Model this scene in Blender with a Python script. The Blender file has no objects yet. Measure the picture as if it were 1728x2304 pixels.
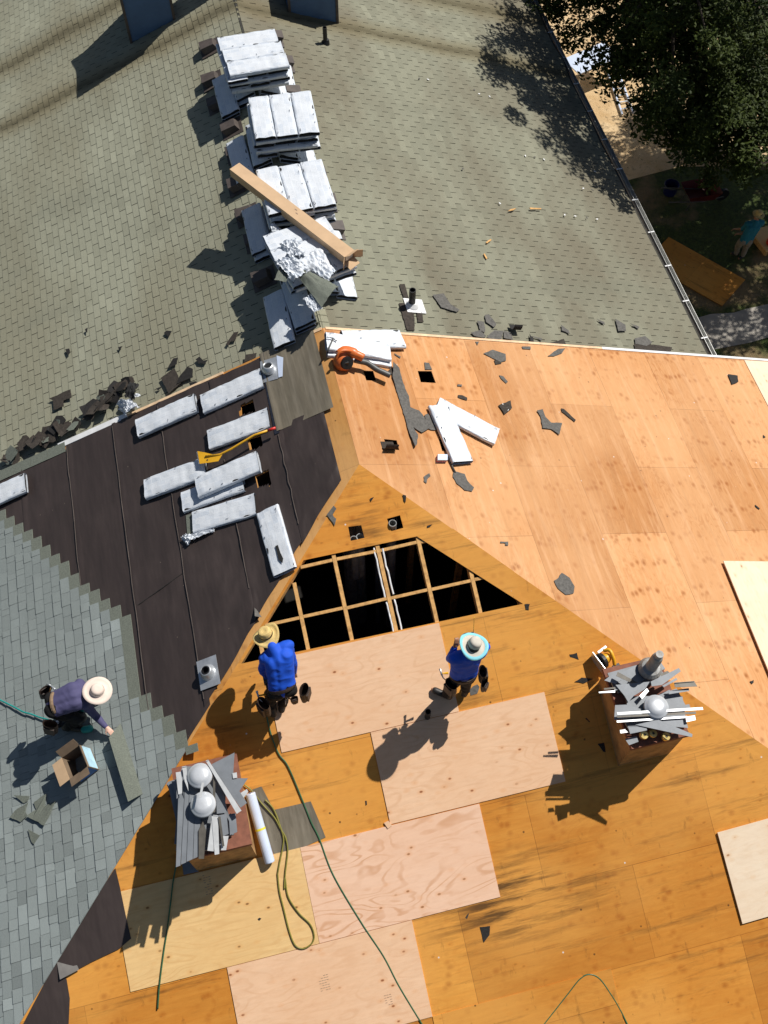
import bpy, math, random
from mathutils import Vector, Matrix, noise
from mathutils.geometry import tessellate_polygon
V = Vector
rnd = random.Random(11)
sc = bpy.context.scene
col = sc.collection
rad = math.radians

# ------------------------------------------------------------------ camera
cam = bpy.data.cameras.new('camera')
cam.sensor_fit = 'VERTICAL'
cam.sensor_height = 24.0
cam.lens = 24.0 * 2247.54 / 2304.0
cam.clip_end = 600
cam_o = bpy.data.objects.new('camera', cam)
col.objects.link(cam_o)
cam_o.location = (-1.440, -7.270, 11.827)
cam_o.rotation_euler = (rad(29.318), rad(-0.253), rad(-13.474))
sc.camera = cam_o

# ------------------------------------------------------------------ sky and sun
ELEV, AZ = rad(51), rad(28)           # azimuth counter-clockwise from +X
SUN = V((math.cos(ELEV) * math.cos(AZ), math.cos(ELEV) * math.sin(AZ), math.sin(ELEV)))
w = bpy.data.worlds.new('World')
sc.world = w
w.use_nodes = True
nt = w.node_tree
sky = nt.nodes.new('ShaderNodeTexSky')
sky.sky_type = 'NISHITA'
sky.sun_disc = False
sky.sun_elevation = ELEV
sky.sun_rotation = math.pi / 2 - AZ
bg = nt.nodes['Background']
bg.inputs['Strength'].default_value = 0.05
nt.links.new(sky.outputs[0], bg.inputs[0])
sl = bpy.data.lights.new('sun', 'SUN')
sl.energy = 5.0
sl.angle = rad(0.5)
sl.color = (1.0, 0.965, 0.90)
so = bpy.data.objects.new('sun', sl)
col.objects.link(so)
so.location = SUN * 60
so.rotation_euler = SUN.to_track_quat('Z', 'Y').to_euler()
vs = sc.view_settings
vs.view_transform = 'Standard'
vs.look = 'None'
vs.exposure = -0.06
vs.gamma = 1.0
sc.cycles.max_bounces = 5

# ------------------------------------------------------------------ helpers
WM = {}


def tag(o, label=None, cat=None, group=None, kind=None):
    if label: o['label'] = label
    if cat: o['category'] = cat
    if group: o['group'] = group
    if kind: o['kind'] = kind
    return o


def thing(name, label, cat, loc=(0, 0, 0), M=None, group=None):
    o = bpy.data.objects.new(name, None)
    col.objects.link(o)
    o.empty_display_size = 0.1
    m = M if M is not None else Matrix.Translation(V(loc))
    o.matrix_basis = m
    WM[o.name] = m.copy()
    return tag(o, label, cat, group)


def dup(root, M, label, group=None):
    r = root.copy()
    col.objects.link(r)
    r.matrix_basis = M
    WM[r.name] = M.copy()
    r['label'] = label
    if group: r['group'] = group
    for ch in list(root.children):
        c = ch.copy()
        col.objects.link(c)
        c.parent = r
        for g in list(ch.children):
            d = g.copy()
            col.objects.link(d)
            d.parent = c
    return r


def frame(o, x, z):
    x = V(x).normalized()
    z = V(z)
    z = (z - x * z.dot(x)).normalized()
    y = z.cross(x)
    return Matrix(((x.x, y.x, z.x, o[0]), (x.y, y.y, z.y, o[1]), (x.z, y.z, z.z, o[2]), (0, 0, 0, 1)))


class MB:
    def __init__(s):
        s.v = []; s.f = []; s.mi = []; s.uv = []; s.cl = []

    def add(s, vs_, fs, mi=0, uv=None, cl=0.5):
        b = len(s.v)
        s.v += [V(p) for p in vs_]
        for f in fs:
            s.f.append([b + i for i in f]); s.mi.append(mi); s.cl.append(cl)
            s.uv.append([uv[i] for i in f] if uv else None)
        return s

    def box(s, o, X, Y, Z, mi=0):
        """o = centre of the bottom; X,Y,Z full extents as vectors"""
        o, X, Y, Z = V(o), V(X), V(Y), V(Z)
        p = [o - X / 2 - Y / 2, o + X / 2 - Y / 2, o + X / 2 + Y / 2, o - X / 2 + Y / 2]
        p += [q + Z for q in p]
        return s.add(p, [(3, 2, 1, 0), (4, 5, 6, 7), (0, 1, 5, 4), (1, 2, 6, 5), (2, 3, 7, 6), (3, 0, 4, 7)], mi)

    def tube(s, pts, r, seg=8, mi=0, cap=True, ry=None):
        pts = [V(p) for p in pts]
        n = len(pts)
        rs = r if isinstance(r, (list, tuple)) else [r] * n
        b = len(s.v)
        up = None
        for i, p in enumerate(pts):
            t = (pts[min(i + 1, n - 1)] - pts[max(i - 1, 0)]).normalized()
            if up is None: up = V((0, 0, 1)) if abs(t.z) < .9 else V((1, 0, 0))
            a = t.cross(up).normalized(); c = a.cross(t).normalized(); up = c
            for k in range(seg):
                th = 2 * math.pi * k / seg
                s.v.append(p + a * math.cos(th) * rs[i] + c * math.sin(th) * (ry if ry else rs[i]))
        for i in range(n - 1):
            for k in range(seg):
                k2 = (k + 1) % seg
                s._f((b + i * seg + k, b + (i + 1) * seg + k, b + (i + 1) * seg + k2, b + i * seg + k2), mi)
        if cap:
            s._f(tuple(b + k for k in range(seg)), mi)
            s._f(tuple(b + (n - 1) * seg + k for k in reversed(range(seg))), mi)
        return s

    def _f(s, f, mi, cl=.5):
        s.f.append(list(f)); s.mi.append(mi); s.uv.append(None); s.cl.append(cl)

    def lathe(s, o, ax, prof, seg=20, mi=0, capa=True, capb=True, wob=None):
        """prof: (r,h) along axis ax from o"""
        o = V(o); ax = V(ax).normalized()
        a = ax.orthogonal().normalized(); c = ax.cross(a)
        b = len(s.v)
        for r, h in prof:
            for k in range(seg):
                th = 2 * math.pi * k / seg
                hh = h + (wob(th, r) if wob else 0)
                s.v.append(o + ax * hh + (a * math.cos(th) + c * math.sin(th)) * r)
        n = len(prof)
        for i in range(n - 1):
            for k in range(seg):
                k2 = (k + 1) % seg
                s._f((b + i * seg + k, b + i * seg + k2, b + (i + 1) * seg + k2, b + (i + 1) * seg + k), mi)
        if capa: s._f(tuple(b + k for k in reversed(range(seg))), mi)
        if capb: s._f(tuple(b + (n - 1) * seg + k for k in range(seg)), mi)
        return s

    def ball(s, o, r, seg=10, ring=6, mi=0):
        r = V((r, r, r)) if not hasattr(r, '__len__') else V(r)
        o = V(o); b = len(s.v)
        for i in range(ring + 1):
            ph = math.pi * i / ring
            for k in range(seg):
                th = 2 * math.pi * k / seg
                s.v.append(o + V((r.x * math.sin(ph) * math.cos(th), r.y * math.sin(ph) * math.sin(th), r.z * math.cos(ph))))
        for i in range(ring):
            for k in range(seg):
                k2 = (k + 1) % seg
                s._f((b + i * seg + k, b + (i + 1) * seg + k, b + (i + 1) * seg + k2, b + i * seg + k2), mi)
        return s

    def prism(s, pts, dn, mi=0, uvf=None, holes=(), mi_side=None, topf=None):
        """solid slab: polygon pts is its TOP, extruded by -dn (a vector pointing up/out)"""
        loops = [[V(p) for p in pts]] + [[V(p) for p in h] for h in holes]
        flat = [p for l in loops for p in l]
        nrm = V(dn)
        a1 = nrm.orthogonal().normalized(); a2 = nrm.normalized().cross(a1)
        tris = tessellate_polygon([[V((p.dot(a1), p.dot(a2), 0)) for p in l] for l in loops])
        b = len(s.v); n = len(flat)
        s.v += flat + [p - nrm for p in flat]
        uv = [uvf(p) for p in flat] if uvf else None
        for t in tris:
            t = list(t)
            A, B, C = (flat[i] for i in t)
            if (B - A).cross(C - A).dot(nrm) < 0: t.reverse()
            s.f.append([b + i for i in t]); s.mi.append(mi); s.cl.append(.5); s.uv.append([uv[i] for i in t] if uv else None)
            s.f.append([b + n + i for i in reversed(t)]); s.mi.append(mi); s.cl.append(.5); s.uv.append([uv[i] for i in reversed(t)] if uv else None)
        k = 0
        for l in loops:
            m = len(l)
            for i in range(m):
                j = (i + 1) % m
                q = (b + k + i, b + k + j, b + n + k + j, b + n + k + i)
                s.f.append(list(q)); s.mi.append(mi if mi_side is None else mi_side); s.cl.append(.5)
                s.uv.append([uv[k + i], uv[k + j], uv[k + j], uv[k + i]] if uv else None)
            k += m
        return s

    def build(s, name, mats, parent=None, smooth=False, local=False):
        me = bpy.data.meshes.new(name)
        Mi = Matrix.Identity(4)
        if parent is not None and not local: Mi = WM[parent.name].inverted()
        me.from_pydata([Mi @ p for p in s.v], [], s.f)
        if not isinstance(mats, (list, tuple)): mats = [mats]
        for m in mats: me.materials.append(m)
        me.polygons.foreach_set('material_index', s.mi)
        if smooth: me.polygons.foreach_set('use_smooth', [True] * len(s.f))
        if any(u is not None for u in s.uv):
            lay = me.uv_layers.new(name='UVMap')
            i = 0
            for p, u in zip(me.polygons, s.uv):
                for j, li in enumerate(p.loop_indices):
                    if u: lay.data[li].uv = u[j]
        if any(c != .5 for c in s.cl):
            at = me.attributes.new('tint', 'FLOAT', 'FACE')
            at.data.foreach_set('value', s.cl)
        o = bpy.data.objects.new(name, me)
        col.objects.link(o)
        if parent is not None:
            o.parent = parent
            WM[o.name] = WM[parent.name]
        else:
            WM[o.name] = Matrix.Identity(4)
        return o

    def top(s, name, mats, label, cat, group=None, smooth=False):
        """one-mesh thing with its origin at the middle of its base"""
        lo = min(p.z for p in s.v)
        c = sum(s.v, V()) / len(s.v)
        M = Matrix.Translation(V((c.x, c.y, lo)))
        Mi = M.inverted()
        s.v = [Mi @ p for p in s.v]
        o = s.build(name, mats, None, smooth)
        o.matrix_basis = M
        WM[o.name] = M
        return tag(o, label, cat, group)


def spline(pts, n=8):
    pts = [V(p) for p in pts]
    q = [pts[0] * 2 - pts[1]] + pts + [pts[-1] * 2 - pts[-2]]
    out = []
    for i in range(1, len(q) - 2):
        a, b, c, d = q[i - 1:i + 3]
        for k in range(n):
            t = k / n
            out.append(.5 * ((2 * b) + (c - a) * t + (2 * a - 5 * b + 4 * c - d) * t * t + (3 * b - a - 3 * c + d) * t ** 3))
    out.append(pts[-1])
    return out


# ------------------------------------------------------------------ materials
def N(nt, t, **k):
    n = nt.nodes.new('ShaderNode' + t)
    for a, b in k.items(): setattr(n, a, b)
    return n


def newmat(name):
    m = bpy.data.materials.new(name)
    m.use_nodes = True
    t = m.node_tree
    return m, t, t.nodes['Principled BSDF'], t.links.new


def c4(c): return (c[0], c[1], c[2], 1)


def mixc(t, lk, fac, a, b, mode='MIX'):
    n = N(t, 'Mix', data_type='RGBA', blend_type=mode)
    n.inputs[0].default_value = 1 if hasattr(fac, 'is_linked') else fac
    if hasattr(fac, 'is_linked'): lk(fac, n.inputs[0])
    for i, x in ((6, a), (7, b)):
        if hasattr(x, 'is_linked'): lk(x, n.inputs[i])
        else: n.inputs[i].default_value = c4(x)
    return n.outputs[2]


def ramp(t, lk, x, a, b, va=0, vb=1):
    n = N(t, 'MapRange')
    lk(x, n.inputs[0])
    for i, q in ((1, a), (2, b), (3, va), (4, vb)): n.inputs[i].default_value = q
    return n.outputs[0]


def mul(t, lk, a, b, op='MULTIPLY'):
    n = N(t, 'Math', operation=op)
    for i, x in ((0, a), (1, b)):
        if hasattr(x, 'is_linked'): lk(x, n.inputs[i])
        else: n.inputs[i].default_value = x
    return n.outputs[0]


def mapping(t, lk, src, scale=(1, 1, 1), loc=(0, 0, 0)):
    n = N(t, 'Mapping')
    lk(src, n.inputs[0])
    n.inputs['Scale'].default_value = scale
    n.inputs['Location'].default_value = loc
    return n.outputs[0]


def nz(t, lk, vec, scale, detail=4, rough=.5):
    n = N(t, 'TexNoise')
    lk(vec, n.inputs['Vector'])
    n.inputs['Scale'].default_value = scale
    n.inputs['Detail'].default_value = detail
    n.inputs['Roughness'].default_value = rough
    return n.outputs['Fac']


def bump(t, lk, b, h, strength=.3, dist=.02):
    n = N(t, 'Bump')
    n.inputs['Strength'].default_value = strength
    n.inputs['Distance'].default_value = dist
    lk(h, n.inputs['Height'])
    lk(n.outputs[0], b.inputs['Normal'])


def plain(name, c, rough=.7, metal=0, var=.2, scale=6, bmp=0, bscale=40, dirt=None):
    m, t, b, lk = newmat(name)
    tc = N(t, 'TexCoord').outputs['Object']
    oi = N(t, 'ObjectInfo').outputs['Random']
    vv = N(t, 'VectorMath', operation='ADD')
    lk(tc, vv.inputs[0]); lk(mul(t, lk, oi, 37.0), vv.inputs[1])
    n = nz(t, lk, vv.outputs[0], scale, 5, .6)
    k = ramp(t, lk, n, .3, .7, 0, 1)
    lo = [x * (1 - var) for x in c]; hi = [min(1, x * (1 + var)) for x in c]
    cc = mixc(t, lk, k, lo, hi)
    if dirt:
        d = ramp(t, lk, nz(t, lk, vv.outputs[0], scale * .6, 6, .7), .52, .7, 0, .8)
        cc = mixc(t, lk, d, cc, dirt)
    lk(cc, b.inputs['Base Color'])
    b.inputs['Roughness'].default_value = rough
    b.inputs['Metallic'].default_value = metal
    if bmp: bump(t, lk, b, nz(t, lk, vv.outputs[0], bscale, 5, .65), bmp)
    return m


def plywood(name, base, knot, seam=False, stain=0., seed=0, knots=1., streak=0., cath=.35, dark=(.05, .025, .01), wild=0., soft=1., zl=(1.10, 1.22, 1.7), rows=.46, dim=.85, blot=None):
    """UV in metres, u along the grain"""
    m, t, b, lk = newmat(name)
    uv = N(t, 'UVMap').outputs[0]
    uv = mapping(t, lk, uv, (1, 1, 1), (seed * 2.44, seed * 1.22, 0))
    lo = [x * (1 - .16 * soft) for x in base]
    hi = [min(1, x * (1 + .08 * soft)) for x in base]
    g = nz(t, lk, mapping(t, lk, uv, (1.6, 13, 1)), 1.6, 7, .68)
    c = mixc(t, lk, ramp(t, lk, g, .3, .7, 0, 1), lo, hi)
    # growth rings cut by the peeling knife
    wp = N(t, 'TexNoise'); lk(mapping(t, lk, uv, (.7, 2.2, 1), (5, 2, 0)), wp.inputs['Vector'])
    wp.inputs['Scale'].default_value = 1.0; wp.inputs['Detail'].default_value = 2.5; wp.inputs['Roughness'].default_value = .45; wp.inputs['Distortion'].default_value = .35 + wild
    s = N(t, 'Math', operation='SINE'); lk(mul(t, lk, wp.outputs['Fac'], 80.0), s.inputs[0])
    brk = ramp(t, lk, nz(t, lk, uv, 1.7, 3), .40, .60, .15, 1)
    line = mul(t, lk, ramp(t, lk, s.outputs[0], .45, 1.0, 0, cath), brk)
    c = mixc(t, lk, line, c, [x * y for x, y in zip(base, (.70, .54, .40))])
    # broad tone and mottling
    bt = nz(t, lk, uv, .9, 3, .5)
    c = mixc(t, lk, ramp(t, lk, bt, .35, .65, 0, .40), c, [x * y for x, y in zip(base, (.90, .80, .70))])
    mt = nz(t, lk, mapping(t, lk, uv, (3, 7, 1)), 1.5, 6, .75)
    c = mixc(t, lk, ramp(t, lk, mt, .47, .68, 0, .5 if seam else .3), c, [x * y for x, y in zip(base, (.80, .66, .54))])
    if seam:
        br = N(t, 'TexBrick', offset=.5)
        lk(uv, br.inputs['Vector'])
        br.inputs['Scale'].default_value = 1
        br.inputs['Brick Width'].default_value = 2.44
        br.inputs['Row Height'].default_value = 1.22
        br.inputs['Mortar Size'].default_value = .005
        br.inputs['Mortar Smooth'].default_value = .6
        br.inputs['Color1'].default_value = (0.76, .69, .60, 1)
        br.inputs['Color2'].default_value = (1.14, 1.16, 1.20, 1)
        br.inputs['Mortar'].default_value = (.36, .29, .24, 1)
        c = mixc(t, lk, 1.0, c, br.outputs['Color'], 'MULTIPLY')
        # rows of nails over the rafters, 61 cm apart, each in a rusty dimple
        sx = N(t, 'SeparateXYZ'); lk(uv, sx.inputs[0])
        fu = N(t, 'Math', operation='FRACT'); lk(mul(t, lk, sx.outputs[0], 1 / rows), fu.inputs[0])
        ww = mul(t, lk, nz(t, lk, uv, 2.5, 2), .5, 'SUBTRACT')
        rowm = ramp(t, lk, mul(t, lk, mul(t, lk, mul(t, lk, fu.outputs[0], mul(t, lk, ww, .5), 'ADD'), .5, 'SUBTRACT'), 1, 'ABSOLUTE'), .10, .28, 1, .12)
        vo = N(t, 'TexVoronoi'); lk(mapping(t, lk, uv, (7, 8.5, 1)), vo.inputs['Vector']); vo.inputs['Scale'].default_value = 1
        dots = ramp(t, lk, vo.outputs['Distance'], .12, .46, 1, 0)
        pick = ramp(t, lk, nz(t, lk, mapping(t, lk, uv, (1, 1, 1), (7, 1, 0)), 1.3, 2), .28, .46, 0, 1)
        c = mixc(t, lk, mul(t, lk, mul(t, lk, mul(t, lk, rowm, dots), pick), dim), c, [x * y for x, y in zip(base, (.48, .29, .14))])
    if seam:
        zn = nz(t, lk, mapping(t, lk, uv, (1, 1, 1), (2, 6, 0)), .42, 2, .5)
        c = mixc(t, lk, ramp(t, lk, zn, .42, .60, 0, .55), c, [min(1, x * y) for x, y in zip(base, zl)])
        c = mixc(t, lk, ramp(t, lk, zn, .50, .34, 0, .45), c, [x * y for x, y in zip(base, (.84, .70, .52))])
    if streak:
        st = nz(t, lk, mapping(t, lk, uv, (.5, 6, 1), (9, 4, 0)), 1.2, 6, .66)
        c = mixc(t, lk, ramp(t, lk, st, .50, .70, 0, streak), c, [min(1, x * y) for x, y in zip(base, (1.22, 1.42, 1.8))])
    if blot:                                       # one old water-stained patch with its own outline
        raw = N(t, 'UVMap').outputs[0]
        for cu, cv, ru, rv, amt in blot:
            q = mapping(t, lk, raw, (1 / ru, 1 / rv, 1), (-cu / ru, -cv / rv, 0))
            ln = N(t, 'VectorMath', operation='LENGTH'); lk(q, ln.inputs[0])
            msk = ramp(t, lk, ln.outputs['Value'], .3, 1.0, 1, 0)
            stn = nz(t, lk, mapping(t, lk, raw, (.55, 5.5, 1), (.3, .7, 0)), 1.3, 6, .66)
            c = mixc(t, lk, mul(t, lk, ramp(t, lk, stn, .47, .62, 0, amt), msk), c, dark)
    if stain:
        st = nz(t, lk, mapping(t, lk, uv, (.28, 3.4, 1), (1, 7, 0)), 1.3, 8, .72)
        c = mixc(t, lk, ramp(t, lk, st, .54, .72, 0, stain), c, dark)
        st2 = nz(t, lk, mapping(t, lk, uv, (5, 1.6, 1), (3, 1, 0)), 1.4, 7, .72)
        c = mixc(t, lk, ramp(t, lk, st2, .60, .74, 0, stain * .8), c, dark)
        s2 = N(t, 'TexVoronoi'); lk(mapping(t, lk, uv, (1, 1, 1), (6, 9, 0)), s2.inputs['Vector']); s2.inputs['Scale'].default_value = 2.6
        c = mixc(t, lk, ramp(t, lk, s2.outputs['Distance'], .022, .04, .8, 0), c, (.75, .72, .68))
        sp = N(t, 'TexVoronoi'); lk(mapping(t, lk, uv, (1, 1, 1), (3, 3, 0)), sp.inputs['Vector']); sp.inputs['Scale'].default_value = 3.2
        c = mixc(t, lk, ramp(t, lk, sp.outputs['Distance'], .03, .06, .8, 0), c, dark)
    if knots:
        vo = N(t, 'TexVoronoi'); lk(mapping(t, lk, uv, (4.2, 6.8, 1), (2, 8, 0)), vo.inputs['Vector']); vo.inputs['Scale'].default_value = 1
        sz = ramp(t, lk, nz(t, lk, mapping(t, lk, uv, (1, 1, 1), (4, 4, 0)), 2.2, 1), .38, .50, 0, 1)
        k1 = mul(t, lk, ramp(t, lk, vo.outputs['Distance'], .06, .125, 1, 0), sz)
        h2 = ramp(t, lk, vo.outputs['Distance'], .10, .30, .55, 0)
        c = mixc(t, lk, mul(t, lk, mul(t, lk, h2, sz), knots), c, [x * y for x, y in zip(base, (.88, .68, .50))])
        c = mixc(t, lk, mul(t, lk, k1, knots), c, knot)
    lk(c, b.inputs['Base Color'])
    b.inputs['Roughness'].default_value = .75
    b.inputs['Specular IOR Level'].default_value = .25
    bump(t, lk, b, g, .15, .01)
    return m


def shingle_mat(name, c, brown, var=.22, gr=.5, hump_shade=None):
    m, t, b, lk = newmat(name)
    tc = N(t, 'TexCoord').outputs['Object']
    at = N(t, 'Attribute', attribute_name='tint').outputs['Fac']
    lo = [x * (1 - var) for x in c]; hi = [x * (1 + var) for x in c]
    cc = mixc(t, lk, at, lo, hi)
    n1 = nz(t, lk, mapping(t, lk, tc, (1, .35, 1)), .55, 5, .62)
    cc = mixc(t, lk, ramp(t, lk, n1, .42, .62, 0, .9), cc, brown)
    n3 = nz(t, lk, mapping(t, lk, tc, (.3, 1.6, 1)), 1.0, 4, .6)
    cc = mixc(t, lk, ramp(t, lk, n3, .54, .72, 0, .45), cc, [x * .62 for x in c])
    if hump_shade:                                  # brown bands painting the shaded near side of the party-wall humps
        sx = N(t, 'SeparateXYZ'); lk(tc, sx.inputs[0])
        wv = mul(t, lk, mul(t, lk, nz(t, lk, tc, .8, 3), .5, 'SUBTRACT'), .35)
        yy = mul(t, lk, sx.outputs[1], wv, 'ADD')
        for y0, wd, sc_ in hump_shade:
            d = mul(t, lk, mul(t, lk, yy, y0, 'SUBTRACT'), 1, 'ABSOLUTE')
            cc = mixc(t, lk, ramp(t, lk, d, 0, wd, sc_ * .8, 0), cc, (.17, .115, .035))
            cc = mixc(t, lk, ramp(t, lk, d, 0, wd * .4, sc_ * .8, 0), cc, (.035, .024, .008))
    gn = nz(t, lk, tc, 190, 3, .7)
    cc = mixc(t, lk, gr, cc, mixc(t, lk, ramp(t, lk, gn, .3, .7), [x * .35 for x in c], [min(1, x * 1.7) for x in c]), 'MIX')
    lk(cc, b.inputs['Base Color'])
    b.inputs['Roughness'].default_value = .95
    b.inputs['Specular IOR Level'].default_value = .15
    bump(t, lk, b, gn, .5, .006)
    return m


def wrapper_mat():
    m, t, b, lk = newmat('plastic_wrapper')
    tc = N(t, 'TexCoord').outputs['Object']
    oi = N(t, 'ObjectInfo').outputs['Random']
    br = N(t, 'TexBrick', offset=.5)
    mp = N(t, 'Mapping'); lk(tc, mp.inputs[0]); mp.inputs['Location'].default_value = (.07, .05, 0)
    lk(mp.outputs[0], br.inputs['Vector'])
    br.inputs['Scale'].default_value = 1
    br.inputs['Brick Width'].default_value = .155
    br.inputs['Row Height'].default_value = .088
    br.inputs['Mortar Size'].default_value = .004
    br.inputs['Mortar Smooth'].default_value = .2
    br.inputs['Color1'].default_value = (.73, .76, .80, 1)
    br.inputs['Color2'].default_value = (.64, .69, .76, 1)
    br.inputs['Mortar'].default_value = (.79, .81, .84, 1)
    # blocks of small print: thin rows broken into words
    sx = N(t, 'SeparateXYZ'); lk(tc, sx.inputs[0])
    fr = N(t, 'Math', operation='FRACT'); lk(mul(t, lk, sx.outputs[1], 85.0), fr.inputs[0])
    rows = ramp(t, lk, fr.outputs[0], .45, .55, 0, 1)
    wd = ramp(t, lk, nz(t, lk, mapping(t, lk, tc, (55, 85, 1)), 1, 1), .5, .56, 0, 1)
    blk = ramp(t, lk, nz(t, lk, mapping(t, lk, tc, (5, 9, 1)), 1, 0), .5, .53, 0, .30)
    cc = mixc(t, lk, mul(t, lk, mul(t, lk, rows, wd), blk), br.outputs['Color'], (.25, .28, .32))
    lk(cc, b.inputs['Base Color'])
    b.inputs['Roughness'].default_value = .34
    b.inputs['Specular IOR Level'].default_value = .45
    vv = N(t, 'VectorMath', operation='ADD'); lk(tc, vv.inputs[0]); lk(mul(t, lk, oi, 19.0), vv.inputs[1])
    bump(t, lk, b, nz(t, lk, mapping(t, lk, vv.outputs[0], (5, 9, 8)), 1.0, 3, .5), .28, .03)
    return m


def felt_mat(name, c, hi, stk=.25):
    m, t, b, lk = newmat(name)
    tc = N(t, 'TexCoord').outputs['Object']
    st = nz(t, lk, mapping(t, lk, tc, (9, .5, 3)), 1.5, 6, .65)
    n = nz(t, lk, tc, .8, 5, .6)
    cc = mixc(t, lk, ramp(t, lk, st, .42, .72, 0, stk), c, hi)
    cc = mixc(t, lk, ramp(t, lk, n, .5, .75, 0, .5), cc, [x * 1.7 for x in c])
    vo = N(t, 'TexVoronoi'); lk(tc, vo.inputs['Vector']); vo.inputs['Scale'].default_value = 4
    cc = mixc(t, lk, ramp(t, lk, vo.outputs['Distance'], .02, .035, .7, 0), cc, (.25, .2, .15))
    lk(cc, b.inputs['Base Color'])
    b.inputs['Roughness'].default_value = .5
    b.inputs['Specular IOR Level'].default_value = .5
    bump(t, lk, b, nz(t, lk, mapping(t, lk, tc, (3.0, .8, 2)), 1.0, 3, .5), .5, .06)
    return m


M_old_l = shingle_mat('weathered_shingle', (.325, .325, .245), (.25, .235, .165), .14, .22, [(7.62, .42, .9), (9.47, .42, .85)])  # paler base than the right slope, offsetting the weaker sun in colour
M_old_r = shingle_mat('sun_balanced_shingle', (.255, .252, .188), (.160, .135, .095), .16, .24, [(7.62, .40, .8), (9.47, .42, .75)])  # darker base balances the stronger sun in colour; brown mottling is its own
M_gap = plain('shingle_slot', (.05, .048, .04), .95, 0, .3, 20)
M_new = shingle_mat('new_laminate_shingle', (.265, .297, .290), (.21, .235, .225), .32, .30)
M_green = plain('green_grey_shingle', (.155, .17, .14), .95, 0, .25, 60, .3, 150)
M_scrap_b = plain('brown_shingle_scrap', (.05, .04, .032), .95, 0, .4, 25, .4, 120)
M_scrap_k = plain('black_felt_scrap', (.016, .014, .013), .8, 0, .4, 25, .3, 60)
M_scrap_g = plain('grey_felt_scrap', (.125, .118, .108), .95, 0, .3, 25, .3, 120)
M_wrap = wrapper_mat()
M_ink = plain('wrapper_ink', (.10, .12, .16), .5)
M_core = plain('shingle_core', (.018, .018, .018), .9, 0, .4, 50)
M_felt = felt_mat('roofing_felt', (.044, .032, .029), (.066, .050, .045))
M_roll = felt_mat('aged_roll_roofing', (.15, .128, .092), (.27, .235, .18), .8)
M_deck_r = plywood('tan_old_plywood', (.66, .345, .15), (.42, .18, .05), seam=True, stain=.26, streak=.40, seed=1, knots=.25, cath=.6, wild=1.3, zl=(1.05, 1.08, 1.15), dim=1., dark=(.26, .13, .06))  # tan base is the right slope's own wood tone
M_deck_h = plywood('amber_old_plywood', (.68, .295, .048), (.26, .10, .015), seam=True, stain=.68, streak=.20, seed=2, knots=.4, cath=.30, soft=1.1, wild=.5, dim=.7, rows=.61, blot=[(.75, 6.15, 1.5, .75, .85), (1.3, 4.4, 1.2, .7, .5), (-2.6, 3.9, 1.0, .8, .35), (-.1, .9, .35, .9, .6)])
M_deck_l = plywood('edge_plywood', (.66, .34, .10), (.3, .12, .02), seam=True, stain=.4, seed=3, knots=.5)
M_pink = plywood('new_pink_plywood', (.84, .55, .35), (.30, .10, .035), seed=4, knots=.95, cath=.30, soft=.5)
M_pink2 = plywood('new_wavy_plywood', (.86, .57, .40), (.34, .14, .05), seed=6, knots=.9, cath=.85, soft=.4)
M_yellow = plywood('new_yellow_plywood', (.82, .55, .25), (.22, .10, .03), seed=7, knots=.9, cath=.32, soft=.7)
M_white = plywood('new_white_plywood', (.88, .72, .54), (.42, .20, .09), seed=8, knots=.9, cath=.12, soft=.4)
M_lumber = plain('rafter_lumber', (.66, .37, .13), .8, 0, .25, 14, .15, 60, (.35, .16, .04))
M_trim = plain('rake_trim_wood', (.78, .55, .34), .75, 0, .2, 10)
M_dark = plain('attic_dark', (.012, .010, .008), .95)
M_whitemet = plain('white_metal', (.80, .80, .80), .4, .0, .1, 8)
M_gutter = plain('gutter_aluminium', (.48, .48, .46), .35, .6, .12, 5)
M_flash = plain('grey_painted_flashing', (.185, .20, .22), .5, .1, .14, 5, .05, 20)
M_dome = plain('zinc_dome', (.60, .62, .65), .38, .25, .1, 9)
M_flashw = plain('bare_bright_flashing', (.62, .63, .63), .4, .35, .15, 7)
M_flashd = plain('dark_flashing', (.10, .09, .075), .5, .3, .3, 8)
M_galv = plain('galvanised_steel', (.62, .64, .66), .38, .65, .15, 9)
M_flue = plain('weathered_flue', (.33, .33, .32), .6, .3, .25, 10, .1, 30, (.2, .16, .12))
M_rust = plain('rust_cap', (.23, .085, .05), .75, .1, .25, 12)
M_chwood = plain('chimney_plywood', (.42, .24, .09), .8, 0, .35, 6, .2, 30, (.12, .06, .02))
M_siding = plain('shade_blue_siding', (.07, .14, .26), .6, 0, .12, 4)  # blue of the shaded front put into the even base colour
M_vent = plain('brown_vent_hood', (.085, .068, .06), .55, .1, .25, 8)
M_black = plain('black_rubber', (.012, .012, .013), .5, 0, .3, 20)
M_card = plain('cardboard', (.62, .42, .25), .85, 0, .08, 5, .05, 30)
M_card_in = plain('cardboard_inside', (.20, .14, .09), .9, 0, .15, 8)
M_gravel = plain('concrete', (.35, .32, .28), .9, 0, .2, 3, .2, 40)
M_yel = plain('yellow_paint', (.80, .42, .02), .4, 0, .12, 10)
M_red = plain('red_paint', (.62, .03, .02), .4, 0, .15, 10)
M_orange = plain('orange_plastic', (.72, .17, .035), .38, 0, .1, 10)
M_grey_pl = plain('grey_plastic', (.09, .09, .085), .45, 0, .2, 10)
M_hose = plain('green_hose', (.04, .13, .06), .4, 0, .2, 5)
M_hose2 = plain('olive_hose', (.22, .20, .04), .45, 0, .2, 5)
M_teal = plain('teal_rubber', (.01, .30, .27), .5)
M_white_pl = plain('white_plastic', (.60, .68, .84), .4, 0, .06, 4)
M_wall = plain('stucco_wall', (.42, .37, .30), .9, 0, .1, 3, .2, 40)
M_gold = plain('brass_coil', (.75, .58, .22), .32, .7, .2, 30)

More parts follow.
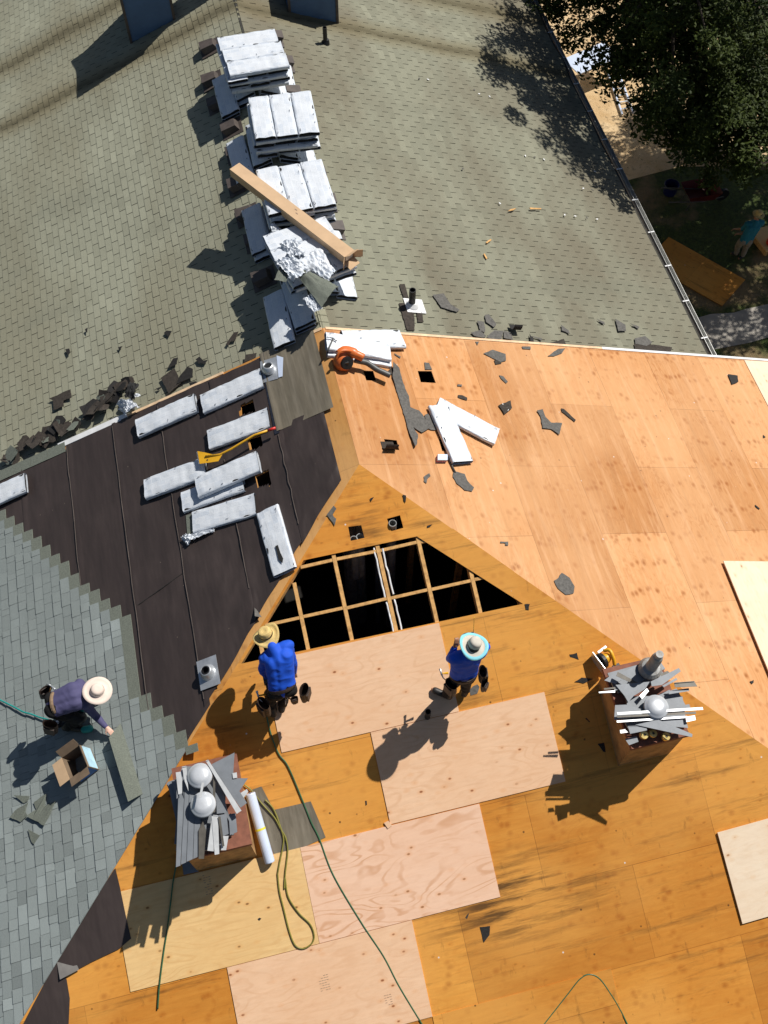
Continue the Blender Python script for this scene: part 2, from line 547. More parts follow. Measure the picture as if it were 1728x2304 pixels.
# ------------------------------------------------------------------ roof planes
MS = .387
SL = math.sqrt(1 + MS * MS)
NL, NR, NH = V((-MS, 0, 1)) / SL, V((MS, 0, 1)) / SL, V((0, -MS, 1)) / SL
EY, EX = V((0, 1, 0)), V((1, 0, 0))
DL, DR, DH = V((-1, 0, -MS)) / SL, V((1, 0, -MS)) / SL, V((0, -1, -MS)) / SL


def Lp(u, v, h=0): return EY * u + DL * v + NL * h
def Rp(u, v, h=0): return EY * u + DR * v + NR * h
def Hq(u, v, h=0): return EX * u + DH * v + NH * h
def uvL(p): return (p.y, p.dot(DL))
def uvR(p): return (p.y, p.dot(DR))
def uvH(p): return (p.x, p.dot(DH))


HALF_F, HALF_N, YF, YT = 7.2, 9.0, 18.0, 2.51
GZ = -8.8

# ------------------------------------------------------------------ ground
def sheet(name, pts, z, m, kind='structure'):
    mb = MB().add([(x, y, z) for x, y in pts], [tuple(range(len(pts)))])
    o = mb.build(name, m)
    return tag(o, kind=kind)


def ground_mat():
    m, t, b, lk = newmat('grass_ground')
    tc = N(t, 'TexCoord').outputs['Object']
    c = mixc(t, lk, ramp(t, lk, nz(t, lk, tc, 9, 6, .7), .3, .7), (.020, .035, .006), (.085, .12, .018))
    c = mixc(t, lk, ramp(t, lk, nz(t, lk, tc, .5, 5, .6), .52, .62), c, (.24, .17, .085))
    lk(c, b.inputs['Base Color']); b.inputs['Roughness'].default_value = .95
    bump(t, lk, b, nz(t, lk, tc, 30, 5, .7), .8, .08)
    return m


def sand_mat():
    m, t, b, lk = newmat('bare_yard_earth')
    tc = N(t, 'TexCoord').outputs['Object']
    c = mixc(t, lk, ramp(t, lk, nz(t, lk, tc, 1.2, 6, .65), .3, .7), (.55, .36, .17), (.80, .60, .36))
    c = mixc(t, lk, ramp(t, lk, nz(t, lk, tc, 9, 5, .7), .56, .7), c, (.26, .18, .09))
    lk(c, b.inputs['Base Color']); b.inputs['Roughness'].default_value = .95
    bump(t, lk, b, nz(t, lk, tc, 20, 5, .7), .6, .05)
    return m


M_grass, M_sand = ground_mat(), sand_mat()
sheet('ground', [(-260, -260), (260, -260), (260, 260), (-260, 260)], GZ, M_grass)
sheet('yard', [(7.4, 13.4), (9.8, 13.0), (12.5, 13.3), (16, 12.6), (21, 13.2), (26, 15), (26, 40), (7.4, 40)], GZ + .006, M_sand)
pth = [(10.595,7.779,-8.8),(11.23,7.854,-8.8),(11.876,7.752,-8.8),(12.22,7.797,-8.8),(12.88,7.818,-8.8)]
pth = [V((6.8, pth[0][1] + .3, 0))] + [V(p) for p in pth] + [V((19, 8.6, 0)), V((19, 6.4, 0))]
pt2 = [V(p) for p in [(12.407,6.763,-8.8),(11.907,6.711,-8.8),(10.875,6.714,-8.8)]] + [V((6.8, 4.6, 0))]
sheet('path', [(p[0], p[1]) for p in pth + pt2], GZ + .010, M_gravel)

# ------------------------------------------------------------------ far house: old shingle roof
def hump(y):
    h = .075 * math.exp(-((y - 11.05) / .42) ** 2) + .07 * math.exp(-((y - 12.9) / .42) ** 2)
    return h


def sag(u, v):
    k = min(1, max(0, (u - 3) / 2))
    return k * (.055 * noise.noise(V((u * .55, v * .25, 3.1))) + .012 * noise.noise(V((u * 1.3, v * .5, 8.1))))


def roofpt(P):
    def f(u, v, h): return P(u, v, h - .058 + hump(u) + sag(u, v))
    return f


def tabs(mb, f, u0, u1, v0, v1, expo, tab, gap, seed, rise=.006):
    r = random.Random(seed)
    nc = int((v1 - v0) / expo)
    for c in range(nc):
        va = v0 + c * expo; vb = va + expo
        u = u0 - tab * (.5 if c % 2 else 0) - .02
        strip = r.uniform(-.1, .1)
        while u < u1:
            a, b = max(u, u0) + gap / 2, min(u + tab, u1) - gap / 2
            if r.random() < .02: strip = r.uniform(-.14, .14)
            if b - a > .03:
                t = min(1, max(0, .5 + strip + r.gauss(0, .2)))
                if r.random() < .02: t = r.choice((0, 1))
                lift = rise + r.uniform(-.001, .003)
                curved = 10.0 < b < 14.0
                ns = 3 if curved else 1
                for k in range(ns):
                    a_, b_ = a + (b - a) * k / ns, a + (b - a) * (k + 1) / ns
                    p = [f(a_, va, .001), f(b_, va, .001), f(b_, vb, lift), f(a_, vb, lift), f(a_, vb, -.004), f(b_, vb, -.004)]
                    up = (p[1] - p[0]).cross(p[2] - p[0]).z > 0
                    fs = [(0, 1, 2, 3), (3, 2, 5, 4)] if up else [(3, 2, 1, 0), (4, 5, 2, 3)]
                    mb.add(p, fs, 0, None, t + 1e-4)
            u += tab


far = thing('far_house', 'house with weathered green grey shingle roof at the top of the photo', 'house', (0, 3, GZ))
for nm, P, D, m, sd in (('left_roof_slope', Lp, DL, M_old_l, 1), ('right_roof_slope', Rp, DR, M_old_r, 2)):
    f = roofpt(P)
    mb = MB()
    VM = HALF_F * SL
    us = [YT + (YF - YT) * i / 240 for i in range(241)]
    vsx = [VM * i / 12 for i in range(13)]
    vv = [f(u, v, -.006) for u in us for v in vsx]
    sg = 1 if P is Lp else -1
    fs = []
    for i in range(240):
        for j in range(12):
            q = (i * 13 + j, (i + 1) * 13 + j, (i + 1) * 13 + j + 1, i * 13 + j + 1)
            a, b, c = vv[q[0]], vv[q[1]], vv[q[2]]
            fs.append(q if (b - a).cross(c - a).z > 0 else q[::-1])
    mb.add(vv, fs, 1)
    tabs(mb, f, YT, YF, .04, VM, .127, .305, .012, sd)
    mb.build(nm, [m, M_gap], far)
mb = MB()                                   # hip and ridge cap shingles
y = YT + .02
while y < YF - .3:
    h = hump(y)
    r_ = rnd.uniform(.0, 1)
    for P in (Lp, Rp):
        p = [P(y, -.0, -.045 + h), P(y + .135, -.0, -.050 + h), P(y + .135, .15, -.05 + h), P(y, .15, -.043 + h), P(y, 0, -.058 + h), P(y, .15, -.058 + h)]
        up = (p[1] - p[0]).cross(p[2] - p[0]).z > 0
        mb.add(p, [(0, 1, 2, 3), (0, 3, 5, 4)] if up else [(3, 2, 1, 0), (4, 5, 3, 0)], 0, None, r_ + 1e-4)
    y += .14
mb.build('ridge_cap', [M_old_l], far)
mb = MB()
E_F = -HALF_F * MS
pr = [(-HALF_F + .35, GZ), (HALF_F - .35, GZ), (HALF_F - .35, E_F + .02), (0, -.15), (-HALF_F + .35, E_F + .02)]
mb.prism([(x, YT + .06, z) for x, z in pr], (0, -(YF - YT - .3), 0))
mb.build('wall', M_wall, far)
for s in (-1, 1):
    MB().box((s * (HALF_F - .01), (YT + YF) / 2, E_F - .26), (.02, 0, 0), (0, YF - YT, 0), (0, 0, .2)).build('fascia', M_trim, far)
g = MB()
gx = HALF_F + .02
prof = [(-.005, .02), (-.005, -.10), (.09, -.10), (.115, -.02), (.115, .0), (.125, .0), (.125, -.03), (.10, -.115), (-.015, -.115), (-.015, .02)]
vv = []
for y in (YT, YF): vv += [V((gx + a * .62, y, E_F - .030 + b * .7)) for a, b in prof]
n = len(prof)
g.add(vv, [(i, (i + 1) % n, n + (i + 1) % n, n + i) for i in range(n)] + [tuple(range(n))[::-1], tuple(range(n, 2 * n))])
gut = g.build('gutter', M_gutter, far)
y = YT + .45
while y < YF:
    MB().box((gx + .01, y, E_F - .028), (.13, 0, 0), (0, .028, 0), (0, 0, .006)).build('gutter_strap', M_whitemet, gut)
    y += .92


def hood(P, D, u, v, parent, s=1.0, flip=1):
    """brown metal roof vent: base flange plus sloping hood open on its low side"""
    f = roofpt(P)
    n = (NL if P is Lp else NR)
    o = f(u, v, .012)
    mb = MB()
    mb.box(o, EY * .40 * s, D * .40 * s, n * .008)
    W, Dp, H = .125 * s, .14 * s, .14 * s
    a = [o + EY * -W + D * -Dp + n * .008, o + EY * W + D * -Dp + n * .008, o + EY * W * 1.12 + D * Dp * .9 + n * .02, o - EY * W * 1.12 + D * Dp * .9 + n * .02]
    b = [o + EY * -W * .72 - D * Dp * .72 + n * H * .8, o + EY * W * .72 - D * Dp * .72 + n * H * .8, o + EY * W * .9 + D * Dp * 1.15 + n * H, o - EY * W * .9 + D * Dp * 1.15 + n * H]
    vx = a + b
    fs = [(4, 5, 6, 7), (0, 1, 5, 4), (1, 2, 6, 5), (2, 3, 7, 6), (3, 0, 4, 7)]
    fx = []
    cen = sum(vx, V()) / 8
    for q in fs:
        A, B, C = (vx[i] for i in q[:3])
        fx.append(q if (B - A).cross(C - A).dot(A - cen) > 0 else q[::-1])
    mb.add(vx, fx)
    return mb.build('roof_vent', M_vent, parent)


for q in [(-0.657,9.801,-0.254),(-0.77,8.953,-0.298),(-0.769,8.308,-0.297),(-0.625,7.518,-0.242),(-0.634,6.879,-0.245)] + [(-0.729,6.138,-0.282),(-0.716,5.417,-0.277),(-0.668,4.799,-0.259),(-0.689,3.954,-0.267)]:
    q = V(q); hood(Lp, DL, q.y, max(.45, q.dot(DL)), far)
for q in [(0.538,9.728,-0.208),(0.613,9.035,-0.237),(0.59,8.202,-0.228)] + [(0.59,6.021,-0.228),(0.634,5.382,-0.245),(0.629,4.728,-0.244)]:
    q = V(q); hood(Rp, DR, q.y, max(.42, q.dot(DR)), far)


def stack_pipe(base, n, h, r, parent, name='vent_pipe', flange=True, m=None):
    base = V(base)
    mb = MB()
    prof = [(r, -.1), (r, h), (r * .8, h), (r * .8, h - .25)]
    mb.lathe(base, (0, 0, 1), prof, 14, capa=False)
    o = mb.build(name, m or M_black, parent)
    fl = MB()
    if flange:
        fl.lathe(base + n * .004, n, [(r * 2.1, 0), (r * 1.9, .02), (r * 1.15, .085), (r * 1.02, .09)], 16)
        fl.build('pipe_collar', M_black, o)
    return o


stack_pipe((1.576,9.972,-0.66), NR, .34, .042, far)
px_ = stack_pipe((1.584,3.17,-0.663), NR, .37, .055, far, flange=False)
fl = MB()
b_ = V((1.626,3.158,-0.674))
fl.box(b_ + NR * .004, EY * .30, DR * .34, NR * .006)
fl.lathe(V((1.583,3.166,-0.657)), NR, [(.12, .008), (.105, .03), (.062, .07), (.058, .075)], 18)
fl.build('pipe_flashing', M_whitemet, px_)


def far_chimney(x0, x1, yf, zt, parent):
    c = MB()
    c.box(((x0 + x1) / 2, yf + .56, -1.6), (x1 - x0, 0, 0), (0, 1.12, 0), (0, 0, zt + 1.6))
    o = c.build('chimney', M_siding, parent)
    s = MB()
    z = -1.1
    while z < zt - .1:                                         # lap siding boards, each tilted out at its foot
        for (a, b, d) in (((x0 - .004, yf), (x1 + .004, yf), V((0, -1, 0))), ((x0, yf + 1.12), (x0, yf), V((-1, 0, 0))), ((x1, yf), (x1, yf + 1.12), V((1, 0, 0)))):
            A, B = V((a[0], a[1], z)), V((b[0], b[1], z))
            p = [A + d * .020, B + d * .020, B + d * .006 + V((0, 0, .115)), A + d * .006 + V((0, 0, .115)), A + d * .002, B + d * .002]
            s.add(p, [(0, 1, 2, 3), (1, 0, 4, 5)])
        z += .115
    s.build('siding', M_siding, o)
    for x in (x0, x1):
        MB().box((x, yf - .012, -1.1), (.05, 0, 0), (0, .05, 0), (0, 0, zt + 1.1)).build('corner_board', M_vent, o)
    k = MB().box(((x0 + x1) / 2, yf + .56, zt), (x1 - x0 + .12, 0, 0), (0, 1.24, 0), (0, 0, .04))
    k.build('chimney_cap', M_rust, o)
    for yy in (.3, .78):
        fl = MB()
        bx = V(((x0 + x1) / 2 - .05, yf + yy, zt + .04))
        fl.lathe(bx, (0, 0, 1), [(.1, 0), (.1, .30), (.155, .30), (.155, .40), (.08, .44)], 16)
        fl.build('flue', M_flue, o)


far_chimney(-2.10, -1.19, 11.06, .30, far)
far_chimney(1.03, 1.97, 10.72, .15, far)

# ------------------------------------------------------------------ near house
near = thing('near_house', 'house with its roof stripped to plywood and half covered in felt and new shingles', 'house', (0, -2, GZ))
TH = .018


def rect(c, du, dv, a, b): return [c - du * a - dv * b, c + du * a - dv * b, c + du * a + dv * b, c - du * a + dv * b]


def PL(lst): return [V(p) for p in lst]


holesR = [PL([(0.444,1.706,-0.172),(0.598,1.706,-0.232),(0.602,1.519,-0.233),(0.448,1.517,-0.173)]), PL([(1.311,1.754,-0.507),(1.538,1.767,-0.595),(1.546,1.533,-0.598),(1.303,1.534,-0.504)]),
          PL([(0.462,0.445,-0.179),(0.647,0.426,-0.25),(0.644,0.254,-0.249),(0.469,0.269,-0.181)]), PL([(1.298,0.467,-0.502),(1.39,0.482,-0.538),(1.4,0.252,-0.542),(1.295,0.25,-0.501)])]
holesL = [PL([(-1.441,1.76,-0.558),(-1.229,1.751,-0.476),(-1.226,1.535,-0.474),(-1.462,1.581,-0.566)]), PL([(-1.423,1.142,-0.551),(-1.219,1.113,-0.472),(-1.222,0.896,-0.473),(-1.421,0.922,-0.55)]),
          PL([(-1.439,0.481,-0.557),(-1.221,0.493,-0.473),(-1.219,0.237,-0.472),(-1.436,0.271,-0.556)])]
holesH = [PL([(-0.337,-0.773,-0.301),(-0.155,-0.787,-0.306),(-0.149,-0.956,-0.372),(-0.343,-0.958,-0.373)]), PL([(0.214,-0.773,-0.301),(0.403,-0.761,-0.297),(0.411,-0.932,-0.363),(0.236,-0.943,-0.367)])]
opening = [Hq(-1.03, 1.155), Hq(1.09, 1.155), Hq(1.79, 1.915), Hq(1.81, 2.38), Hq(-2.13, 2.345)]
HE = HALF_N * SL
MB().prism([Rp(0, 0), Rp(YT - .01, 0), Rp(YT - .01, HE), Rp(-HALF_N, HE)], NR * TH, 0, uvR, holesR).build('right_roof_deck', M_deck_r, near)
MB().prism([Lp(0, 0), Lp(YT - .01, 0), Lp(YT - .01, HE), Lp(-HALF_N, HE)], NL * TH, 0, uvL, holesL).build('left_roof_deck', M_deck_l, near)
MB().prism([Hq(0, 0), Hq(-HALF_N, HE), Hq(HALF_N, HE)], NH * TH, 0, uvH, holesH + [opening]).build('front_roof_deck', M_deck_h, near)

# walls, attic floor
mb = MB()
x, e = HALF_N - .4, -HALF_N * MS
for a, b in (((-x, -x), (x, -x)), ((x, -x), (x, YT - .1)), ((-x, YT - .1), (-x, -x)), ((x, YT - .1), (-x, YT - .1))):
    A, B = V((a[0], a[1], 0)), V((b[0], b[1], 0))
    d = (B - A).normalized(); nn = d.cross(V((0, 0, 1)))
    mb.box((A + B) / 2 + V((0, 0, GZ)), B - A, nn * .14, V((0, 0, e - GZ + .1)))
mb.build('wall', M_wall, near)
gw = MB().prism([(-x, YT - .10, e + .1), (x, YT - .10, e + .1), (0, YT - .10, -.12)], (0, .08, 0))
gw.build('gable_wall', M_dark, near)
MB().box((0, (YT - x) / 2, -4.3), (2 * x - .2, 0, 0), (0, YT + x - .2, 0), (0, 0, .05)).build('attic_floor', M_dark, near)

# framing seen through the opening
def hip_bar(u0, v0, u1, v1, wd, dp, name, m, parent=near, top=-.020):
    A, B = Hq(u0, v0, top), Hq(u1, v1, top)
    d = (B - A).normalized()
    sdv = d.cross(NH).normalized()
    mb = MB()
    p = [A - sdv * wd / 2, A + sdv * wd / 2, B + sdv * wd / 2, B - sdv * wd / 2]
    mb.prism(p, NH * dp)
    return mb.build(name, m, parent)


for u in (-1.83, -1.22, -.615, .003, .58, 1.2):
    v0 = max(.45, abs(u) * SL + .12)
    hip_bar(u, v0, u + .005, 3.5, .052, .15, 'rafter', M_lumber)
hip_bar(1.785, 1.93, 1.80, 3.5, .045, .15, 'rafter', M_lumber)
for va in (1.235, 1.91):
    us = [-1.83, -1.22, -.615, .003, .58, 1.2, 1.785]
    for a, b in zip(us[:-1], us[1:]):
        lim = va / SL
        a2, b2 = max(a + .03, -lim + .06), min(b - .03, lim - .06)
        if b2 - a2 > .1: hip_bar(a2, va + rnd.uniform(-.006, .006), b2, va + rnd.uniform(-.006, .006), .042, .09, 'blocking', M_lumber)
for sx in (-1, 1):
    mb = MB()
    A, B = V((0, 0, -.10)), V((sx * 4.4, -4.4, -4.4 * MS - .10))
    d = (B - A).normalized(); sd = d.cross(V((0, 0, 1))).normalized()
    mb.box(A, V((.01, 0, 0)), V((0, .01, 0)), V((0, 0, .01)))
    p = [A - sd * .025, A + sd * .025, B + sd * .025, B - sd * .025]
    mb.prism([q + V((0, 0, .055)) for q in p], V((0, 0, .09)))
    mb.build('hip_rafter', M_lumber, near)
for (x, y) in ((.72, -.35), (.62, -2.5), (1.35, -.9), (.30, .3)):
    MB().box((x, y, -4.25), (.09, 0, 0), (0, .09, 0), (0, 0, 4.25 - abs(y) * MS - .35)).build('attic_post', M_lumber, near)
for (x, y, r, z1, m) in ((-.30, -.55, .10, -.5, M_flue), (-.15, -.50, .10, -.5, M_flue), (.30, -.72, .075, -.46, M_flue), (.12, -.62, .045, -.5, M_galv)):
    MB().lathe((x, y, -4.2), (0, 0, 1), [(r, 0), (r, 4.2 + z1), (r * .85, 4.2 + z1), (r * .85, 3.9 + z1)], 16, capa=False).build('duct', m, near)
for q, h, r in (((-0.295,-0.932,-0.383), .06, .055), ((-0.203,-0.918,-0.377), .06, .055), ((0.275,-0.856,-0.353), .12, .055)):
    q = V(q)
    MB().lathe(q + V((0, 0, -1.2)), (0, 0, 1), [(r, 0), (r, 1.13 + h), (r * .85, 1.13 + h), (r * .85, .8)], 14, capa=False).build('duct', M_flue, near)
for u, a, b in ((-.052, 1.18, 1.88), (.062, 1.22, 1.86), (-.045, 1.95, 2.37), (.072, 1.93, 2.37)):   # white draft strips beside the middle rafter
    A, B = Hq(u, a, -.02), Hq(u + .01, b, -.02)
    mb = MB()
    pts = [A.lerp(B, i / 8) + V((rnd.uniform(-.006, .006), 0, rnd.uniform(-.02, 0))) for i in range(9)]
    mb.tube(pts, .013, 6)
    mb.build('sealant_strip', M_whitemet, near)

# rake trim on the step between the two roofs
def rake(P, n, D, v0, v1, m, wd=.09, name='rake_trim', h=.012):
    a = P(YT - .015, v0, h); b = P(YT - .015, v1, h)
    mb = MB()
    mb.prism([a - EY * wd * .5, a + EY * wd * .5, b + EY * wd * .5, b - EY * wd * .5], n * .085)
    mb.build(name, m, near)


rake(Rp, NR, DR, .04, 5.2, M_trim, .045)
rake(Rp, NR, DR, 5.2, HE, M_whitemet, .05)
rake(Lp, NL, DL, .02, .2, M_trim, .05)
rake(Lp, NL, DL, 1.72, 3.50, M_trim, .045)
rake(Lp, NL, DL, 3.45, 4.75, M_whitemet, .10, h=.02)
strip = MB()
tt = roofpt(Lp)
v = 4.62
while v < 8.2:
    a, b = Lp(2.33, v, .022), Lp(2.33, v + .33, .020)
    strip.prism([a, b, b + EY * .19, a + EY * .19], NL * .006)
    v += .335
strip.build('starter_shingle', M_green, near)

# felt in overlapping strips parallel to the ridge
def hipu(v): return -v / SL                 # y of the hip at slope distance v


def felt(v0, v1, u0, u1, h, name='felt_strip', holes=(), edge=.16, m=None, wr=.016, seed=0, ragged=.0):
    """strip on the left slope between slope distances v0..v1; its near end stops short of the hip"""
    nu, nv = 120, 24
    mb = MB(); vv = []
    for i in range(nu + 1):
        for j in range(nv + 1):
            v = v0 + (v1 - v0) * j / nv
            ub = max(u0, hipu(v) + edge + ragged * noise.noise(V((v * 2.2, seed, 0))))
            u = ub + (u1 - ub) * i / nu
            hh = h + wr * (noise.noise(V((u * 1.1, v * 3.0, seed))) + .55 * (1 - 2 * abs(noise.noise(V((u * 2.2 + v * 2.5, v * 2.0 - u, seed + 7)))))) + wr * .5
            if j == 0: hh = h + .002
            if j >= nv - 1: hh = h + (.016 if j == nv - 1 else .010) + .006 * noise.noise(V((u * 2.3, seed, 4)))
            vv.append((u, v, hh))
    fs = []
    hc = [(sum(uvL(p)[0] for p in q) / 4, sum(uvL(p)[1] for p in q) / 4, q) for q in holes]
    for i in range(nu):
        for j in range(nv):
            q = (i * (nv + 1) + j, (i + 1) * (nv + 1) + j, (i + 1) * (nv + 1) + j + 1, i * (nv + 1) + j + 1)
            cu = sum(vv[k][0] for k in q) / 4; cv = sum(vv[k][1] for k in q) / 4
            inside = False
            for _, _, hp in hc:
                pts = [uvL(p) for p in hp]; c = False
                for k in range(4):
                    (x1, y1), (x2, y2) = pts[k], pts[(k + 1) % 4]
                    if (y1 > cv) != (y2 > cv) and cu < (x2 - x1) * (cv - y1) / (y2 - y1) + x1: c = not c
                inside |= c
            if not inside: fs.append(q)
    mb.add([Lp(*p) for p in vv], fs)
    return mb.build(name, m or M_felt, near, smooth=True)


def felt_poly(v0, v1, u1, h, holes, seed, edge):
    felt(v0, v1, -9, u1, h, holes=holes, seed=seed, edge=edge)


felt(.93, 1.97, -9, 2.44, .022, holes=holesL, seed=1, edge=.15, ragged=.06)
felt(.30, 1.06, -9, 1.12, .028, seed=2, edge=.14, ragged=.05)
felt(1.90, 2.90, -9, 2.46, .018, seed=3, edge=.10, ragged=.05)
felt(2.82, 3.74, -9, 2.46, .012, seed=4, edge=.04, ragged=.03, wr=.010)
felt(3.66, 4.60, -9, 2.44, .008, seed=5, edge=.06, wr=.007)
felt(4.54, 5.50, -9, 2.36, .006, seed=6, edge=.2, wr=.007)
felt(5.44, 6.50, -9, 2.36, .005, seed=7, edge=.2, wr=.006)
felt(6.4, 8.6, -9, 2.36, .004, seed=8, edge=.2)
felt(.14, 1.06, 1.04, 2.50, .040, name='roll_roofing_strip', m=M_roll, wr=.004, seed=9)
mb = MB()
a = [(2.5, 1.02), (1.02, 1.04)]
A, B = Lp(2.50, 1.03, .050), Lp(1.0, 1.06, .046)
mb.prism([A - DL * .035, A + DL * .035, B + DL * .045, B - DL * .035], NL * .004)
mb.build('tar_edge', plain('tar_edge', (.018, .022, .035), .5, 0, .4, 30), near)
M_lap = plain('felt_lap_highlight', (.085, .068, .06), .6, 0, .5, 3)  # lighter than the felt, painting the highlight along each lap
for v_, u0_, u1_, h_ in ((1.955, -1.2, .95, .040), (2.89, -2.5, 2.4, .036), (3.73, -3.2, 2.4, .032), (4.59, -1.4, 2.4, .028), (1.05, -.55, .98, .048)):
    pts = [Lp(u0_ + (u1_ - u0_) * k / 24, v_ + .014 * noise.noise(V((k * .4, v_, 2))), h_ + .006 * noise.noise(V((k * .7, v_, 9)))) for k in range(25)]
    MB().tube(pts, .006, 5).build('felt_lap', M_lap, near)
# seams of one cross joint on the felt
A, B = Lp(-.78, 3.70, .026), Lp(-.55, 2.84, .030)
MB().prism([A, B, B - EY * .012, A - EY * .012], NL * .003).build('felt_joint', M_scrap_k, near)
# felt flaps folded over the hip onto the front slope
for pts in ([(-4.226,-4.25,-1.655),(-4.207,-4.24,-1.652),(-4.19,-4.523,-1.762),(-4.182,-4.797,-1.868),(-4.167,-5.07,-1.975),(-4.339,-5.152,-2.007),(-4.689,-5.218,-2.033),(-5.099,-5.315,-2.07),(-5.135,-5.115,-1.993)], [(-5.137,-5.131,-1.999),(-5.056,-5.24,-2.041),(-5.034,-5.351,-2.085),(-5.035,-5.563,-2.167),(-5.102,-5.842,-2.275),(-5.144,-6.192,-2.412),(-5.882,-6.016,-2.343),(-5.676,-5.753,-2.241),(-5.48,-5.524,-2.152)]):
    q = PL(pts); c = sum(q, V()) / len(q)
    mb = MB()
    ring = [p + NH * .030 for p in q]
    mb.prism(ring, NH * .018)
    mb.build('felt_flap', M_felt, near)
q = PL([(-5.112,-5.121,-1.995),(-5.099,-5.315,-2.07),(-4.858,-5.265,-2.051),(-4.887,-5.189,-2.021)])
MB().prism([q[0] + NH * .03, q[1] + NH * .075, q[2] + NH * .05, q[3] + NH * .02], NH * .004).build('felt_fold', plain('felt_underside', (.16, .15, .14), .6), near)
q = PL([(-1.802,-1.486,-0.697),(-1.723,-1.686,-0.667),(-1.786,-1.669,-0.691)])
MB().prism([q[0] + NL * .03, q[1] + NL * .05, q[2] + NL * .12], NL * .004).build('felt_fold', M_scrap_g, near)

# new laminate shingles climbing the left slope
TOPS = [(5.677, 1.372), (5.514, 1.181), (5.366, .998), (5.222, .782), (5.07, .566), (4.918, .376), (4.764, .107), (4.611, -.124), (4.453, -.286), (4.303, -.499), (4.141, -.671), (3.996, -.877), (3.843, -2.131), (3.695, -2.367), (3.542, -2.544), (3.396, -2.811), (3.258, -3.042)]
r = random.Random(5)
mb = MB()
v = 3.258; ci = 0
rows = []
for vt, ut in TOPS: rows.append((vt, ut))
k = 1
while rows[0][0] < HE - .1:
    rows.insert(0, (rows[0][0] + .152, min(2.28, rows[0][1] + .19))); k += 1
LH = .036
for n_, (vt, ut) in enumerate(rows):
    va, vb = vt - .005, vt + .152                      # vt = upper edge of the exposed band
    nxt = rows[n_ - 1][1] if n_ else ut
    ub = hipu(vt + .08) - .04
    u = ut
    # one whole strip is bare green-grey headlap, the part left uncovered by the next course up
    first = True
    while u > ub + .001:
        L_ = r.choice((.10, .14, .17, .21, .25))
        a = u - L_
        if a < ub + .07: a = ub
        thick = r.random() < .5
        t = min(1, max(0, r.gauss(.5, .27)))
        h0, h1 = LH + (.002), LH + (.016 if thick else .009)
        aa, ab = a + .002, a + .002
        if a <= ub + 1e-6: aa, ab = hipu(va) - .05, hipu(vb) - .05
        p = [Lp(aa, va, h0), Lp(u - .002, va, h0), Lp(u - .002, vb, h1), Lp(ab, vb, h1), Lp(ab, vb, LH - .006), Lp(u - .002, vb, LH - .006),
             Lp(u - .002, va, LH - .006), Lp(aa, va, LH - .006)]
        mb.add(p, [(3, 2, 1, 0), (4, 5, 2, 3), (1, 2, 5, 6), (3, 0, 7, 4)], 0, None, t + 1e-4)
        u = a
    # headlap of the course below stepping out above it
    if n_ < len(rows) - 1 or True:
        nu = rows[n_ + 1][1] if n_ < len(rows) - 1 else ub
        a = max(nu, ub) if nu < ut else ut - .2
        lo = max(a - .02, ub)
        vh = max(va - .165, .2)
        if ut - lo > .02:
            p = [Lp(lo, vh, LH - .006), Lp(ut, vh, LH - .006), Lp(ut, va + .01, LH + .0045), Lp(lo, va + .01, LH + .0045), Lp(ut, vh, LH - .02), Lp(lo, vh, LH - .02), Lp(ut, va, LH - .02)]
            mb.add(p, [(3, 2, 1, 0), (0, 1, 4, 5), (1, 2, 6, 4)], 1)
mb.build('new_shingle_courses', [M_new, M_green], near)

# plywood sheets nailed on the front slope
def sheet_h(u, v, m, w_=2.44, h_=1.22, th=.012, sd=0, name='plywood_sheet', clip=None, label=None, parent=near):
    q = [(u, v), (u + w_, v), (u + w_, v + h_), (u, v + h_)] if clip is None else clip
    mb = MB()
    mb.prism([Hq(a, b, th) for a, b in q], NH * (th - .001), 0, lambda p: (p.x - u + sd, p.dot(DH) - v + sd * .7))
    o = mb.build(name, m, parent)
    if label: o['label'] = label
    return o


sheet_h(-1.84, 2.385, M_pink, label='new pink plywood sheet along the open rafters', sd=0)
sheet_h(-.631, 3.612, M_pink, th=.0135, label='new pink plywood sheet under the long shadow of the standing man', sd=3.3)
sheet_h(-1.85, 4.848, M_pink2, h_=1.225, th=.012, label='new plywood sheet with wavy grain', sd=6.1)
sheet_h(-4.29, 4.848, M_yellow, w_=2.436, h_=1.225, th=.0125, label='new yellowish plywood sheet beside the chimney', sd=9.4)
sheet_h(-3.06, 6.08, M_pink, th=.013, label='new pink plywood sheet at the bottom edge', sd=12.2)
sheet_h(-.62, 7.3, M_deck_h, th=.010, sd=1.1)
q = PL([(7.881,2.454,-3.049),(8.472,2.498,-3.278),(7.824,1.257,-3.027),(7.794,1.234,-3.016)])
u0, v0 = uvR(q[0])
MB().prism([Rp(YT - .06, v0, .012), Rp(YT - .06, v0 + 1.22, .012), Rp(.05, v0 + 1.22, .012), Rp(.05, v0, .012)], NR * .011, 0, lambda p: (p.y, p.dot(DR))).build('plywood_sheet', M_white, near)['label'] = 'new pale plywood sheet at the right end of the rake'


def stamp(pts, m, n, name='grade_stamp'):
    pass


# grade stamps: short inked bars printed across the new sheets
inkm = plain('stamp_ink', (.30, .20, .14), .8, 0, .5, 90)
def inkbars(c, ux, vx, rows_, cols, h, seed):
    r = random.Random(seed); mb = MB()
    for i in range(rows_):
        for j in range(cols):
            if r.random() < .75:
                o = Hq(c[0] + j * .034 * ux, c[1] + i * .030 * vx, h)
                mb.prism([o, o + EX * .026, o + EX * .026 + DH * .006, o + DH * .006], NH * .0004)
    mb.build('grade_stamp', inkm, near)


